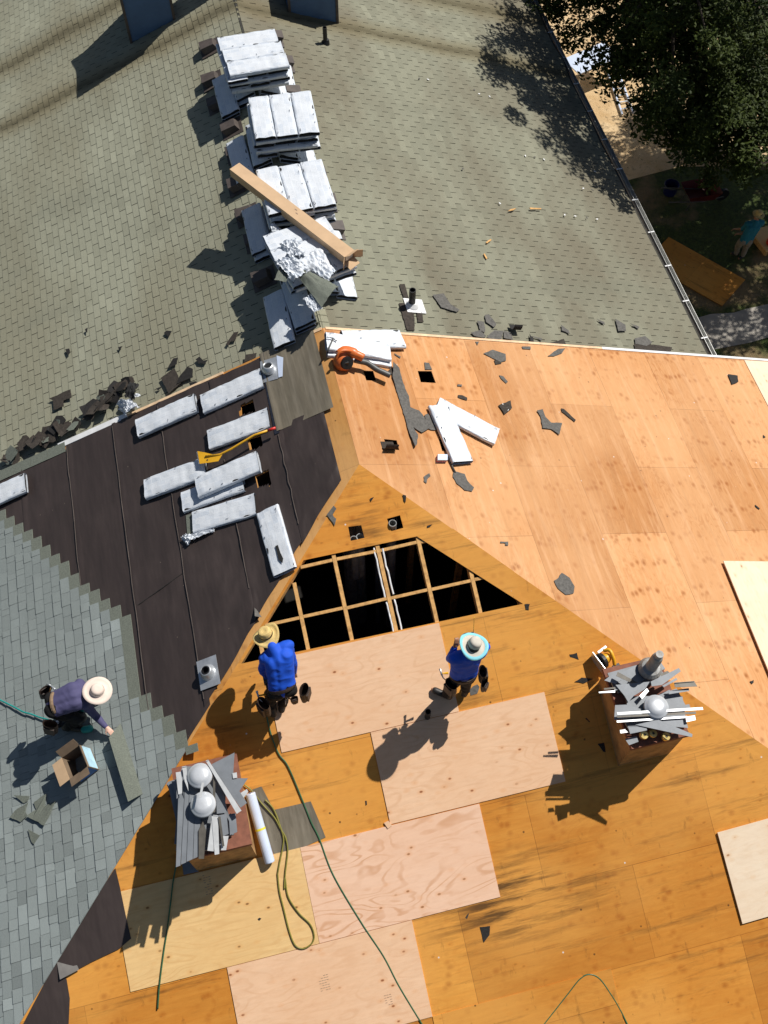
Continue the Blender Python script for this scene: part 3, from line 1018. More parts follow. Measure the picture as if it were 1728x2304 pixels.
def boxmark(px_, s, h):
    p = V(px_); mb = MB()
    a = p - EX * s - DH * s
    for (q, w1, h1) in ((a, 2 * s, .006), (a + DH * 2 * s, 2 * s, .006), (a, .006, 2 * s), (a + EX * 2 * s, .006, 2 * s)):
        o = q + NH * h
        mb.prism([o, o + EX * w1, o + EX * w1 + DH * h1, o + DH * h1], NH * .0004)
    mb.build('grade_stamp', inkm, near)


q = V((-3.097,-4.563,-1.777)); inkbars((q.x - .05, q.dot(DH)), 1, 1, 9, 3, .0140, 1)
q = V((-1.904,-6.024,-2.347)); inkbars((q.x - .05, q.dot(DH)), 1, 1, 7, 4, .0146, 2)
q = V((-1.127,-6.428,-2.504)); inkbars((q.x - .05, q.dot(DH)), 1, 1, 5, 3, .0146, 3)
boxmark((-3.131,-5.299,-2.064), .045, .0137)
boxmark((-3.147,-5.206,-2.028), .03, .0137)
boxmark((-1.915,-5.843,-2.276), .05, .0142)
boxmark((-1.931,-5.738,-2.235), .03, .0142)

# roof jack: square flashing with a pipe collar
def roof_jack(c, n, ex, ey, w_, h_, parent, name='pipe_flashing'):
    c = V(c); mb = MB()
    mb.box(c + n * .056, ex * w_, ey * h_, n * .006)
    o = mb.build(name, M_galv, parent)
    cone = MB().lathe(c + n * .062, (n + V((0, 0, .6))).normalized(), [(.115, 0), (.105, .02), (.075, .10), (.070, .105), (.060, .105), (.058, .0)], 20, capa=False)
    cone.build('collar', M_galv, o, smooth=True)
    MB().lathe(c + n * .045, (n + V((0, 0, .6))).normalized(), [(.057, 0), (.057, .13), (.045, .13), (.045, .05)], 16).build('vent_pipe', M_black, o)
    return o


roof_jack((-2.566,-2.174,-0.993), NL, EY, DL, .42, .30, near)
stack_pipe((0.163,-3.343,-1.302), NH, .24, .04, near, flange=False)


# near chimneys: plywood boxes with a rusty cap, flues through the cap
def near_chimney(x0, x1, y0, y1, zt):
    o = MB()
    for a, b in (((x0, y0), (x1, y0)), ((x1, y0), (x1, y1)), ((x1, y1), (x0, y1)), ((x0, y1), (x0, y0))):
        A, B = V((a[0], a[1], 0)), V((b[0], b[1], 0))
        zb = min(a[1], b[1]) * MS - .05
        d = (B - A).normalized(); nn = d.cross(V((0, 0, 1)))
        o.box((A + B) / 2 + V((0, 0, zb)) - nn * .01, (B - A) - d * .002, nn * .02, V((0, 0, zt - zb)))
    ch = o.build('chimney', M_chwood, near)
    c = MB()
    cx, cy = (x0 + x1) / 2, (y0 + y1) / 2
    c.box((cx, cy, zt), (x1 - x0 + .05, 0, 0), (0, y1 - y0 + .05, 0), (0, 0, .02))
    c.box((cx, cy, zt - .05), (x1 - x0 + .056, 0, 0), (0, y1 - y0 + .056, 0), (0, 0, .048))
    c.build('chimney_cap', M_rust, ch)
    return ch


chR = near_chimney(2.57, 3.31, -4.48, -3.42, -.82)
chL = near_chimney(-3.20, -2.42, -4.50, -3.40, -.86)
ZR, ZL = -.80, -.84
# right chimney: tall flue with storm collar, and a domed cap
b = V((3.098,-3.588,-0.8))
mb = MB().lathe(b, (0, 0, 1), [(.09, 0), (.09, .16), (.155, .16), (.155, .19), (.12, .24), (.085, .25), (.075, .26), (.075, .54), (.066, .60), (.05, .62), (.05, .70)], 22)
mb.build('flue', M_flue, chR)
b = V((2.953,-4.122,-0.8))
mb = MB().lathe(b, (0, 0, 1), [(.085, 0), (.085, .28)], 20)
f_ = mb.build('flue', M_flue, chR)
DOME = [(.150, .135), (.158, .14), (.158, .168), (.149, .176), (.120, .192), (.118, .196), (.06, .208), (.004, .211)]
MB().lathe(b + V((0, 0, .12)), (0, 0, 1), DOME, 24).build('flue_cap', M_dome, f_, smooth=True)
for k, (z, hgt) in enumerate(((V((-2.838,-3.675,-0.36)), .2), (V((-2.851,-4.03,-0.36)), .2))):
    b = V((z.x, z.y, ZL))
    f_ = MB().lathe(b, (0, 0, 1), [(.085, 0), (.085, .42)], 20).build('flue', M_flue, chL)
    MB().lathe(b + V((0, 0, .27)), (0, 0, 1), [(r_ * .98, h_) for r_, h_ in DOME], 24).build('flue_cap', M_dome, f_, smooth=True)

# ------------------------------------------------------------------ shingle bundles
def bundle_proto(seed, name='shingle_bundle', plump=0, torn=False):
    """local: x = length, y = width, z = up, base centre at the origin"""
    r = random.Random(seed)
    L_, W_, H_ = 1.03, .355, .078
    root = thing(name, 'x', 'shingle bundle', M=Matrix.Identity(4))
    mb = MB(); nx, seg = 30, 30
    for i in range(nx + 1):
        x = -L_ / 2 + L_ * i / nx
        e = abs(2 * i / nx - 1)
        for k in range(seg):
            th = 2 * math.pi * (k + .5) / seg
            c, s_ = math.cos(th), math.sin(th)
            yy = W_ / 2 * math.copysign(abs(c) ** .30, c) * (1 + .03 * noise.noise(V((x * 5, s_ * 1.5, seed)))) + .004 * noise.noise(V((x * 3, 0, seed)))
            hz = H_ * (1 + .10 * (e > .95))
            zz = hz / 2 * math.copysign(abs(s_) ** .42, s_)
            zz += (.012 * noise.noise(V((x * 4, yy * 7, seed + 3))) + .007 * (1 - 2 * abs(noise.noise(V((x * 7 + yy * 9, yy * 16 - x * 3, seed))))) - .006) * (1 if s_ > 0 else .2) + H_ / 2 - .010 * max(0, e - .75) * 4 * (s_ > 0) * (.5 + noise.noise(V((yy * 9, seed, x))))
            if torn and i in (0, nx): x2 = x + .07 * noise.noise(V((k * 1.7, i, seed)))
            else: x2 = x + (.012 * noise.noise(V((k * 1.7, i, seed))) if i in (0, nx) else 0)
            mb.v.append(V((x2, yy, max(.002, zz))))
    for i in range(nx):
        for k in range(seg):
            k2 = (k + 1) % seg
            mb._f((i * seg + k, (i + 1) * seg + k, (i + 1) * seg + k2, i * seg + k2), 0)
    # printed marks near the ends and along one edge
    for _ in range(4):
        x = r.choice((-.45, .45, r.uniform(-.4, .4))) + r.uniform(-.02, .02)
        y = r.choice((-.13, .135)) + r.uniform(-.015, .015)
        w_, h_ = r.choice(((.045, .008), (.008, .035), (.03, .012), (.05, .006)))
        z = H_ * 1.05 + .006
        mb.add([(x, y, z), (x + w_, y, z), (x + w_, y + h_, z), (x, y + h_, z)], [(0, 1, 2, 3)], 1)
    mb.build('wrapper', [M_wrap, M_ink], root, smooth=True, local=True)
    co = MB()
    for j in range(5):
        zz = .010 + j * .0118
        co.box((r.uniform(-.008, .008), r.uniform(-.004, .004), zz), (L_ - .03, 0, 0), (0, W_ - .035, 0), (0, 0, .0095))
    co.build('shingles', M_core, root, local=True)
    return root


protos = [bundle_proto(s) for s in (3, 14, 25, 36)]
used = [False] * 4
BN = [0]
rs = random.Random(21)


def bundle(o, x, z, label, group=None, k=None):
    M = frame(o, x, z)
    i = (BN[0] if k is None else k) % 4
    BN[0] += 1
    if not used[i]:
        used[i] = True
        p = protos[i]
        p.matrix_basis = M; WM[p.name] = M
        p['label'] = label
        if group: p['group'] = group
        return p
    sc3 = Matrix.Diagonal((rs.uniform(.975, 1.02), rs.uniform(.97, 1.03), rs.uniform(.9, 1.15), 1))
    return dup(protos[i], M @ sc3, label, group)


ST = ['farthest stack', 'second farthest stack', 'stack under the cardboard box', 'messy torn stack']
rs = random.Random(21)
STK = [(-.02, 8.42, 5, 'x', .05), (.20, 6.72, 5, 'y', -.03), (.10, 5.02, 5, 'y', -.02), (.08, 3.72, 4, 'x', .22)]
tops = {}
for si, (cx, cy, nl, topdir, yaw) in enumerate(STK):
    grp = 'bundles of the ' + ST[si]
    for sgn, P, n in ((-1, Lp, NL), (1, Rp, NR)):
        for lay in range(2):
            for vv_ in (.20, .57):
                if lay == 1 and vv_ > .4 and sgn > 0: continue
                dy = (-.16 if (sgn < 0 and vv_ > .4) else .0)
                if si == 3 and sgn < 0: dy -= .62
                o = P(cy + rs.uniform(-.05, .05) + dy, vv_ + rs.uniform(-.02, .02) + (.05 if sgn < 0 else 0), -.045 + .084 * lay)
                a = rs.uniform(-.05, .05)
                side = 'left' if sgn < 0 else 'right'
                lab = 'shingle bundle on the %s slope at the bottom of the %s' % (side, ST[si])
                bundle(o, EY + EX * a, n, lab, grp)
    z = .125
    for lay in range(nl):
        dr = topdir if (nl - 1 - lay) % 2 == 0 else ('y' if topdir == 'x' else 'x')
        yw = yaw + rs.uniform(-.05, .05)
        X = V((math.cos(yw), math.sin(yw), 0)); Y = V((-math.sin(yw), math.cos(yw), 0))
        if dr == 'y': X, Y = Y, -X
        jx, jy = rs.uniform(-.03, .03), rs.uniform(-.03, .03)
        for b_ in range(3):
            o = V((cx + jx, cy + jy, z)) + Y * ((b_ - 1) * .362) + X * rs.uniform(-.045, .045)
            tilt = V((rs.uniform(-.02, .02), rs.uniform(-.02, .02), 1))
            if si == 3 and lay == nl - 1 and b_ == 0: continue
            if lay == nl - 1:
                wh = {'x': ('near', 'middle', 'far'), 'y': ('right', 'middle', 'left')}[dr][b_]
                lab = '%s shingle bundle of the three on top of the %s' % (wh, ST[si])
            else:
                lab = 'shingle bundle under the top layer of the ' + ST[si]
            bundle(o, X, tilt, lab, grp)
        z += .080
    tops[si] = z


def flopped(pts, h, m, name, label, cat, amp, seed, bend=V((0, 0, 0)), nn=14, th=.006):
    """a flexible rectangular sheet given by 4 corners with a wavy surface"""
    a, b, c, d = PL(pts)
    mb = MB(); vt = []
    for i in range(nn + 1):
        for j in range(nn + 1):
            s_, t_ = i / nn, j / nn
            p = (a * (1 - s_) + b * s_) * (1 - t_) + (d * (1 - s_) + c * s_) * t_
            q3 = V((s_ * 3.5 + seed, t_ * 3.5, seed)); p = p + V((0, 0, amp * (.55 * noise.noise(q3) + .55 * (.6 - 2 * abs(noise.noise(q3 * 1.7 + V((9, 2, 1))))))))
            p = p + bend * (4 * s_ * (1 - s_))
            if i in (0, nn) or j in (0, nn): p = p + V((.5 * amp * noise.noise(V((s_ * 9, t_ * 9, seed))), .5 * amp * noise.noise(V((s_ * 9, t_ * 9, seed + 5))), 0))
            vt.append(p)
    k = nn + 1
    fs = [(i * k + j, (i + 1) * k + j, (i + 1) * k + j + 1, i * k + j + 1) for i in range(nn) for j in range(nn)]
    A, B, C = (vt[x] for x in fs[0][:3])
    if (B - A).cross(C - A).z < 0: fs = [f[::-1] for f in fs]
    n0 = len(vt)
    mb.add(vt, fs)
    mb.add([p - V((0, 0, th)) for p in vt], [f[::-1] for f in fs])
    return mb.top(name, m, label, cat, smooth=(m is not M_wrap))


def felt_bundle(pts, P, n, label, lift=.03, tilt=None, k=None, plane=None):
    """pts: the four corners (long side first) of the bundle's top as seen; placed on the slope"""
    q = PL(pts)
    c = sum(q, V()) / 4
    x = (q[1] - q[0]) + (q[2] - q[3])
    return bundle(c - n * (.078) + n * 0, x, tilt or n, label, None, k)


LB = .078 + .034
felt_bundle([(-3.104,2.25,-1.086),(-2.114,2.27,-0.703),(-2.087,1.947,-0.692),(-3.094,1.962,-1.082)], Lp, NL, 'white shingle bundle nearest the wooden rake edge at the top of the black felt')
felt_bundle([(-2.036,2.203,-0.673),(-1.067,2.219,-0.298),(-1.038,1.856,-0.287),(-2.013,1.858,-0.664)], Lp, NL, 'white shingle bundle beside the silver pipe flashing at the top corner of the felt')
felt_bundle([(-2.037,1.506,-0.673),(-1.062,1.442,-0.296),(-1.056,1.145,-0.294),(-2.052,1.206,-0.679)], Lp, NL, 'white shingle bundle with the yellow shovel handle lying along it')
felt_bundle([(-3.121,1.142,-1.092),(-2.136,1.078,-0.712),(-2.1,0.773,-0.698),(-3.127,0.833,-1.095)], Lp, NL, 'white shingle bundle under the blade of the yellow shovel')
felt_bundle([(-2.602,0.669,-0.892),(-1.598,0.602,-0.503),(-1.61,0.306,-0.508),(-2.605,0.357,-0.893)], Lp, NL, 'white shingle bundle half covered by another one laid across it on the felt')
felt_bundle([(-2.343,0.718,-0.706),(-1.352,0.775,-0.323),(-1.324,0.428,-0.312),(-2.34,0.46,-0.705)], Lp, NL, 'white shingle bundle lying on top of two others on the black felt')
b_ = felt_bundle([(-2.432,0.234,-0.831),(-1.563,0.173,-0.495),(-1.586,-0.155,-0.504),(-2.412,-0.013,-0.823)], Lp, NL, 'torn shingle bundle with grey shingles sticking out and a twisted plastic tail')
felt_bundle([(-1.541,-0.156,-0.481),(-1.488,-1.19,-0.461),(-1.163,-1.185,-0.335),(-1.234,-0.164,-0.363)], Lp, NL, 'shingle bundle with a ripped hole, lying lengthwise beside the open rafters', k=1)
felt_bundle([(-6.076,2.234,-2.236),(-5.004,2.268,-1.821),(-4.953,1.809,-1.802),(-6.008,1.794,-2.21)], Lp, NL, 'shingle bundle cut by the left edge of the photo above the new shingles')
# what sticks out of the torn bundle
q = PL([(-2.546,0.298,-0.935),(-2.434,0.292,-0.892),(-2.457,-0.039,-0.901),(-2.571,-0.01,-0.945)])
MB().prism(q, NL * .02).top('shingle', M_green, 'loose grey green shingle poking out of the torn bundle', 'shingle')
flopped([(-2.671,-0.033,-0.963),(-2.526,-0.041,-0.908),(-2.459,-0.139,-0.881),(-2.592,-0.202,-0.933)], 0, M_wrap, 'plastic_scrap', 'knotted end of white plastic trailing from the torn bundle', 'plastic scrap', .06, 31, V((0, 0, .04)), 12, .003)
flopped([(-2.508,-0.044,-0.91),(-2.168,-0.111,-0.779),(-2.17,-0.151,-0.78),(-2.493,-0.151,-0.905)], 0, M_wrap, 'plastic_scrap', 'twisted strip of white plastic along the torn bundle', 'plastic scrap', .03, 33, V((0, 0, .03)), 12, .003)
q = PL([(-1.371,-0.783,-0.406),(-1.332,-0.779,-0.39),(-1.319,-0.912,-0.385),(-1.298,-1.006,-0.377),(-1.32,-1.069,-0.386),(-1.347,-1.027,-0.396),(-1.364,-0.998,-0.403),(-1.363,-0.893,-0.403)])
MB().prism([p + NL * .004 for p in q], NL * .003).top('shingle', M_core, 'dark shingle showing through the ripped hole of the bundle by the rafters', 'shingle')

felt_bundle([(1.278,0.976,-0.394),(1.377,-0.028,-0.433),(1.737,0.06,-0.572),(1.64,1.093,-0.535)], Rp, NR, 'steeper of the two white bundles lying in a V on the bare right slope')
q = PL([(1.527,1.19,-0.491),(1.562,0.664,-0.504),(2.154,0.336,-0.733),(2.337,0.64,-0.804)])
felt_bundle([(1.538,1.19,-0.495),(2.326,0.64,-0.8),(2.124,0.347,-0.722),(1.368,0.88,-0.429)], Rp, NR, 'flatter of the two white bundles lying in a V on the bare right slope', k=2)
felt_bundle([(0.015,2.324,0.134),(0.986,2.221,-0.242),(0.918,1.803,-0.215),(-0.043,1.987,0.157)], Rp, NR, 'white shingle bundle under the hammer at the peak beside the orange blower')
felt_bundle([(0.466,2.4,-0.08),(0.976,2.458,-0.278),(1.101,2.167,-0.326),(0.449,2.102,-0.074)], Rp, (NR + V((-.02, .02, 0))), 'turned shingle bundle sticking out from under the one with the hammer')
felt_bundle([(0.025,2.256,0.05),(0.928,2.047,-0.299),(0.918,1.836,-0.295),(-0.027,1.93,0.07)], Rp, NR, 'shaded lower shingle bundle right behind the orange blower')

# torn open top of the messy stack: bare shingle sheets and rumpled plastic
zt = tops[3]
flopped([(-0.229,3.222,0.46),(-0.017,3.222,0.46),(0.339,2.844,0.46),(0.008,2.49,0.46)], 0, M_green, 'shingle', 'grey green shingle sheet bent over the near edge of the messy stack', 'shingle', .03, 3, V((0, 0, .05)))
flopped([(-0.576,3.184,0.47),(-0.382,3.535,0.47),(-0.284,3.462,0.47),(-0.409,3.096,0.47)], 0, M_green, 'shingle', 'narrow grey shingle sheet beside the rumpled plastic on the messy stack', 'shingle', .02, 5)
flopped([(-0.509,3.536,0.5),(-0.131,3.472,0.5),(-0.019,3.197,0.5),(-0.307,3.044,0.5)], 0, M_wrap, 'torn_wrapper', 'rumpled white plastic peeled back on the messy stack', 'plastic wrapper', .09, 7, V((0, 0, .04)), 20, .002)
flopped([(-0.357,3.869,0.46),(-0.086,3.908,0.46),(-0.023,3.561,0.46),(-0.256,3.515,0.46)], 0, M_wrap, 'torn_wrapper', 'folded white plastic flap at the far side of the messy stack', 'plastic wrapper', .10, 9, V((0, 0, .05)), 18, .002)
flopped([(-0.137,3.452,0.47),(0.225,3.671,0.47),(0.356,3.137,0.47),(0.21,2.974,0.47)], 0, M_wrap, 'torn_wrapper', 'broad bluish sheet of wrapper plastic under the end of the cardboard box', 'plastic wrapper', .05, 12, V((0, 0, .03)), 18, .002)
flopped([(-0.222,2.759,0.42),(-0.037,2.86,0.42),(0.019,2.511,0.42),(-0.116,2.472,0.42)], 0, M_wrap, 'torn_wrapper', 'ragged plastic hanging off the near corner of the messy stack', 'plastic wrapper', .06, 15, V((0, 0, .0)), 14, .002)
flopped([(-0.435,4.395,0.32),(-0.356,4.51,0.32),(-0.242,4.244,0.32),(-0.412,4.258,0.32)], 0, M_wrap, 'torn_wrapper', 'small white plastic flap on the left of the stack below the cardboard box', 'plastic wrapper', .03, 18, V((0, 0, .03)), 10, .002)

# long cardboard box resting on two stacks
A = V((-0.772,5.551,0.62)); Bp = V((0.62,3.35,0.56))
X = (Bp - A); n0 = V((0, 0, 1))
Fm = frame(A, X, n0)
ex, ey, ez = (Fm.to_3x3() @ V(a) for a in ((1, 0, 0), (0, 1, 0), (0, 0, 1)))
LN, WD, HT = X.length, .205, .15
root = thing('long_cardboard_box', 'long brown cardboard box lying slantwise across the shingle stacks', 'cardboard box', A - ez * HT)
mb = MB(); t_ = .006
o = A - ez * HT
xx = X.normalized()
for off, sy, sz in ((0, WD, t_), ):
    mb.box(o + xx * LN / 2, xx * LN, ey * WD, ez * t_)
    mb.box(o + xx * LN / 2 + ez * (HT - t_), xx * LN, ey * WD, ez * t_)
for sgn in (-1, 1):
    mb.box(o + xx * LN / 2 + ey * sgn * (WD / 2 - t_ / 2) + ez * t_, xx * LN, ey * t_, ez * (HT - 2 * t_))
mb.box(o + xx * t_ / 2 + ez * t_, xx * t_, ey * (WD - 2 * t_), ez * (HT - 2 * t_))
mb.build('carton', M_card, root)
E0 = o + xx * LN
for nm, c, a, b in (('flap', E0 + ez * HT, ey, (xx * .7 + ez * .7)), ('flap', E0 + ey * -WD / 2 + ez * HT / 2, ez, (xx * .6 - ey * .8)), ('flap', E0 + ey * WD / 2 + ez * HT / 2, ez, (xx * .6 + ey * .8)), ('flap', E0, ey, (xx * .9 - ez * .3))):
    w_ = WD if a is ey else HT
    p = [c - a * w_ / 2, c + a * w_ / 2, c + a * w_ / 2 + b * .13, c - a * w_ / 2 + b * .13]
    nn_ = (p[1] - p[0]).cross(p[2] - p[0]).normalized()
    MB().prism(p, nn_ * .005).build(nm, M_card, root)
MB().box(E0 - xx * .12 + ez * .03, xx * .22, ey * (WD * .7), ez * .09).top('wrapped_trim', M_flashw, 'crumpled white wrapping inside the open end of the long cardboard box', 'packing material')
k0 = MB()
for i, (a, b) in enumerate(((.52, .035), (.545, -.01))):
    c = o + xx * LN * a + ey * b + ez * (HT + .0008)
    k0.prism([c, c + xx * .05, c + xx * .05 + ey * .018, c + ey * .018], ez * .0006)
k0.build('printed_mark', inkm, root)

# ------------------------------------------------------------------ torn roofing scraps
def scrap(pts, n, m, label, lift=.004, curl=0., seed=0, name='shingle_scrap', cat='shingle scrap', group=None, th=.004):
    q = PL(pts)
    c = sum(q, V()) / len(q)
    out = []
    for i, p in enumerate(q):
        d = (p - c).length
        out.append(p + n * (lift + th + curl * d * d * 4 + .006 * (1 + noise.noise(p * 9)) * (curl > 0)))
    mid = []
    for i in range(len(out)):                      # ragged edge
        a, b = out[i], out[(i + 1) % len(out)]
        mid.append(a)
        e_ = (b - a)
        if e_.length > .07:
            k = max(2, int(e_.length / .05))
            pe = n.cross(e_).normalized()
            for j in range(1, k): mid.append(a + e_ * (j / k) + pe * .012 * noise.noise(a * 30 + V((j * 1.7, seed, 0))))
    return MB().prism(mid, n * th).top(name, m, label, cat, group)


g, k, bn = M_scrap_g, M_scrap_k, M_scrap_b
RS = [
    ([(0.921,1.851,-0.356),(0.996,1.751,-0.385),(0.999,1.595,-0.387),(1.008,1.377,-0.39),(1.035,1.239,-0.401),(1.004,1.036,-0.389),(1.125,0.979,-0.435),(1.174,0.844,-0.454),(1.195,0.647,-0.462),(1.057,0.558,-0.409),(0.95,0.664,-0.368),(0.981,0.519,-0.379),(0.92,0.349,-0.356),(0.868,0.289,-0.336),(0.859,0.588,-0.332),(0.868,1.03,-0.336),(0.86,1.331,-0.333),(0.856,1.586,-0.331)], g, 'longest strip of torn grey felt running down the bare slope from the blower nozzle'),
    ([(1.187,0.894,-0.459),(1.247,0.921,-0.482),(1.28,0.848,-0.495),(1.304,0.626,-0.505),(1.218,0.619,-0.471),(1.163,0.646,-0.45)], g, 'grey green shingle piece tucked against the V of bundles'),
    ([(2.529,2.188,-0.978),(2.722,2.282,-1.053),(2.924,2.205,-1.131),(2.885,2.061,-1.116),(2.784,2.025,-1.077),(2.627,2.125,-1.016)], g, 'wide jagged grey felt scrap near the rake trim right of the square holes'),
    ([(2.675,2.054,-1.035),(2.796,2.063,-1.082),(2.787,1.998,-1.078),(2.672,1.967,-1.034)], bn, 'small brown shingle chip touching the wide jagged scrap'),
    ([(2.667,1.75,-1.032),(2.737,1.727,-1.059),(2.782,1.626,-1.076),(2.739,1.588,-1.06),(2.678,1.687,-1.036)], g, 'narrow slanting grey scrap below the wide jagged one'),
    ([(1.892,1.519,-0.732),(1.964,1.515,-0.76),(1.948,1.475,-0.754),(1.881,1.479,-0.728)], g, 'tiny square grey scrap above the V of bundles'),
    ([(1.838,1.306,-0.711),(1.915,1.305,-0.741),(1.98,1.261,-0.766),(1.96,1.208,-0.758),(1.824,1.259,-0.706)], bn, 'flat brown scrap right of the top of the V of bundles'),
    ([(0.884,-0.213,-0.342),(0.98,-0.154,-0.379),(0.988,-0.201,-0.382),(0.922,-0.258,-0.357),(0.894,-0.327,-0.346),(0.863,-0.293,-0.334)], g, 'small forked grey scrap above the hip ridge'),
    ([(1.365,-0.117,-0.528),(1.522,-0.162,-0.589),(1.53,-0.279,-0.592),(1.6,-0.396,-0.619),(1.548,-0.465,-0.599),(1.441,-0.442,-0.558),(1.351,-0.326,-0.523),(1.326,-0.21,-0.513)], g, 'grey felt scrap at the handle end of the hammer by the nail box'),
    ([(1.461,1.929,-0.565),(1.536,1.921,-0.594),(1.55,1.789,-0.6),(1.433,1.781,-0.554)], g, 'grey scrap at the far edge of the right square hole'),
    ([(0.97,1.776,-0.375),(0.989,1.725,-0.383),(0.967,1.593,-0.374),(0.9,1.576,-0.348),(0.829,1.714,-0.321),(0.884,1.77,-0.342)], bn, 'brown shingle scrap under the blower nozzle'),
    ([(1.012,2.075,-0.392),(1.103,2.01,-0.427),(1.081,1.981,-0.418),(1.015,2.043,-0.393)], g, 'thin grey sliver beside the turned bundle at the peak'),
    ([(2.463,2.436,-0.953),(2.535,2.442,-0.981),(2.473,2.352,-0.957)], g, 'tiny triangular scrap just under the rake trim'),
    ([(3.28,2.396,-1.269),(3.446,2.41,-1.333),(3.424,2.345,-1.325),(3.282,2.346,-1.27)], g, 'small flat scrap close under the trim, left of the long torn one'),
    ([(3.695,2.219,-1.43),(3.781,2.277,-1.463),(3.857,2.338,-1.492),(3.953,2.401,-1.53),(4.098,2.421,-1.586),(3.993,2.306,-1.545),(3.819,2.229,-1.478)], g, 'long torn scrap just under the trim near the middle of the rake'),
    ([(3.095,1.055,-1.198),(3.209,1.087,-1.242),(3.212,0.944,-1.243),(3.276,0.831,-1.268),(3.463,0.819,-1.34),(3.328,0.585,-1.288),(3.229,0.696,-1.249),(3.08,0.71,-1.192),(3.125,0.941,-1.209)], g, 'starfish shaped grey scrap in the middle of the right slope'),
    ([(3.553,1.122,-1.375),(3.604,1.116,-1.395),(3.745,0.899,-1.449),(3.705,0.858,-1.434),(3.547,1.055,-1.372)], bn, 'narrow dark strip right of the starfish shaped scrap'),
    ([(7.312,2.068,-2.829),(7.522,2.05,-2.911),(7.475,1.91,-2.893),(7.283,1.831,-2.818)], k, 'dark scrap near the pale sheet at the right end'),
    ([(2.347,-1.963,-0.908),(2.401,-1.941,-0.929),(2.512,-1.845,-0.972),(2.607,-1.929,-1.009),(2.634,-2.071,-1.019),(2.579,-2.177,-0.998),(2.45,-2.192,-0.948),(2.364,-2.088,-0.915)], g, 'broad grey felt scrap below the rafters opening on the right slope'),
    ([(7.424,0.715,-2.873),(7.452,0.661,-2.883),(7.388,0.638,-2.859)], k, 'tiny dark chip at the right edge of the bare slope'),
    ([(1.729,-1.308,-0.669),(1.849,-1.312,-0.715),(1.829,-1.375,-0.708),(1.784,-1.374,-0.69),(1.796,-1.336,-0.695),(1.721,-1.333,-0.666)], g, 'small L shaped grey scrap above the upper right corner of the rafters opening'),
    ([(6.502,-0.736,-2.516),(6.564,-0.813,-2.54),(6.542,-0.832,-2.531),(6.491,-0.774,-2.512)], k, 'thin dark sliver above the raised pale sheet'),
    ([(4.88,-3.732,-1.888),(4.953,-3.716,-1.917),(4.931,-3.759,-1.908),(4.891,-3.775,-1.893)], k, 'black chip beside the raised pale sheet'),
]
for i, (p, m, lab) in enumerate(RS): scrap(p, NR, m, lab, .002 + .001 * (i % 3), .06 if i % 2 else .02, i)
scrap([(2.456,1.128,-0.95),(2.695,1.231,-1.043),(2.676,1.085,-1.035),(2.503,0.952,-0.969)], NR, bn, 'dark shingle piece with a white stripe right of the V of bundles', .006, .1, 71)
scrap([(2.533,1.16,-0.965),(2.572,1.175,-0.98),(2.611,1.045,-0.995),(2.579,1.018,-0.983)], NR, M_whitemet, 'white stripe of tape across the dark shingle piece', .008, 0, 72, 'tape_strip', 'tape')
# curled flap over a hole
def curled(c, ex_, ey_, w_, L_, n, m, label, r0=.07, turn=2.4, seed=0, cat='shingle scrap', name='shingle_scrap'):
    c = V(c); mb = MB(); N_ = 12; vt = []
    for i in range(N_ + 1):
        a = turn * i / N_
        s_ = max(0, i / N_)
        x = ex_ * (L_ * (1 - turn * r0 / L_) * 0) + ex_ * (r0 * math.sin(a)) + n * (r0 * (1 - math.cos(a)) + .008)
        jag = .02 * noise.noise(V((i * .9, seed, 0)))
        vt += [c + x + ey_ * (w_ / 2 + jag), c + x - ey_ * (w_ / 2 - jag)]
    fl0 = [c - ex_ * (L_ * .4) + ey_ * w_ / 2 + n * .006, c - ex_ * (L_ * .4) - ey_ * w_ / 2 + n * .006]
    vt = fl0 + vt
    fs = [(2 * i, 2 * i + 1, 2 * i + 3, 2 * i + 2) for i in range(N_ + 1)]
    nv = len(vt)
    mb.add(vt, fs)
    mb.add([p - n * .004 + ex_ * .001 for p in vt], [f[::-1] for f in fs])
    return mb.top(name, m, label, cat, smooth=True)


curled((0.49,0.316,-0.19), -EY, DR, .20, .2, NR, M_scrap_b, 'curled dark shingle rolled over the lowest square hole near the hip', .09, 2.2, 3)
curled((3.279,2.798,-1.269), -EY, DR, .16, .2, NR, M_scrap_k, 'black curled felt piece standing up on the old shingles beside the trim', .07, 2.6, 5)

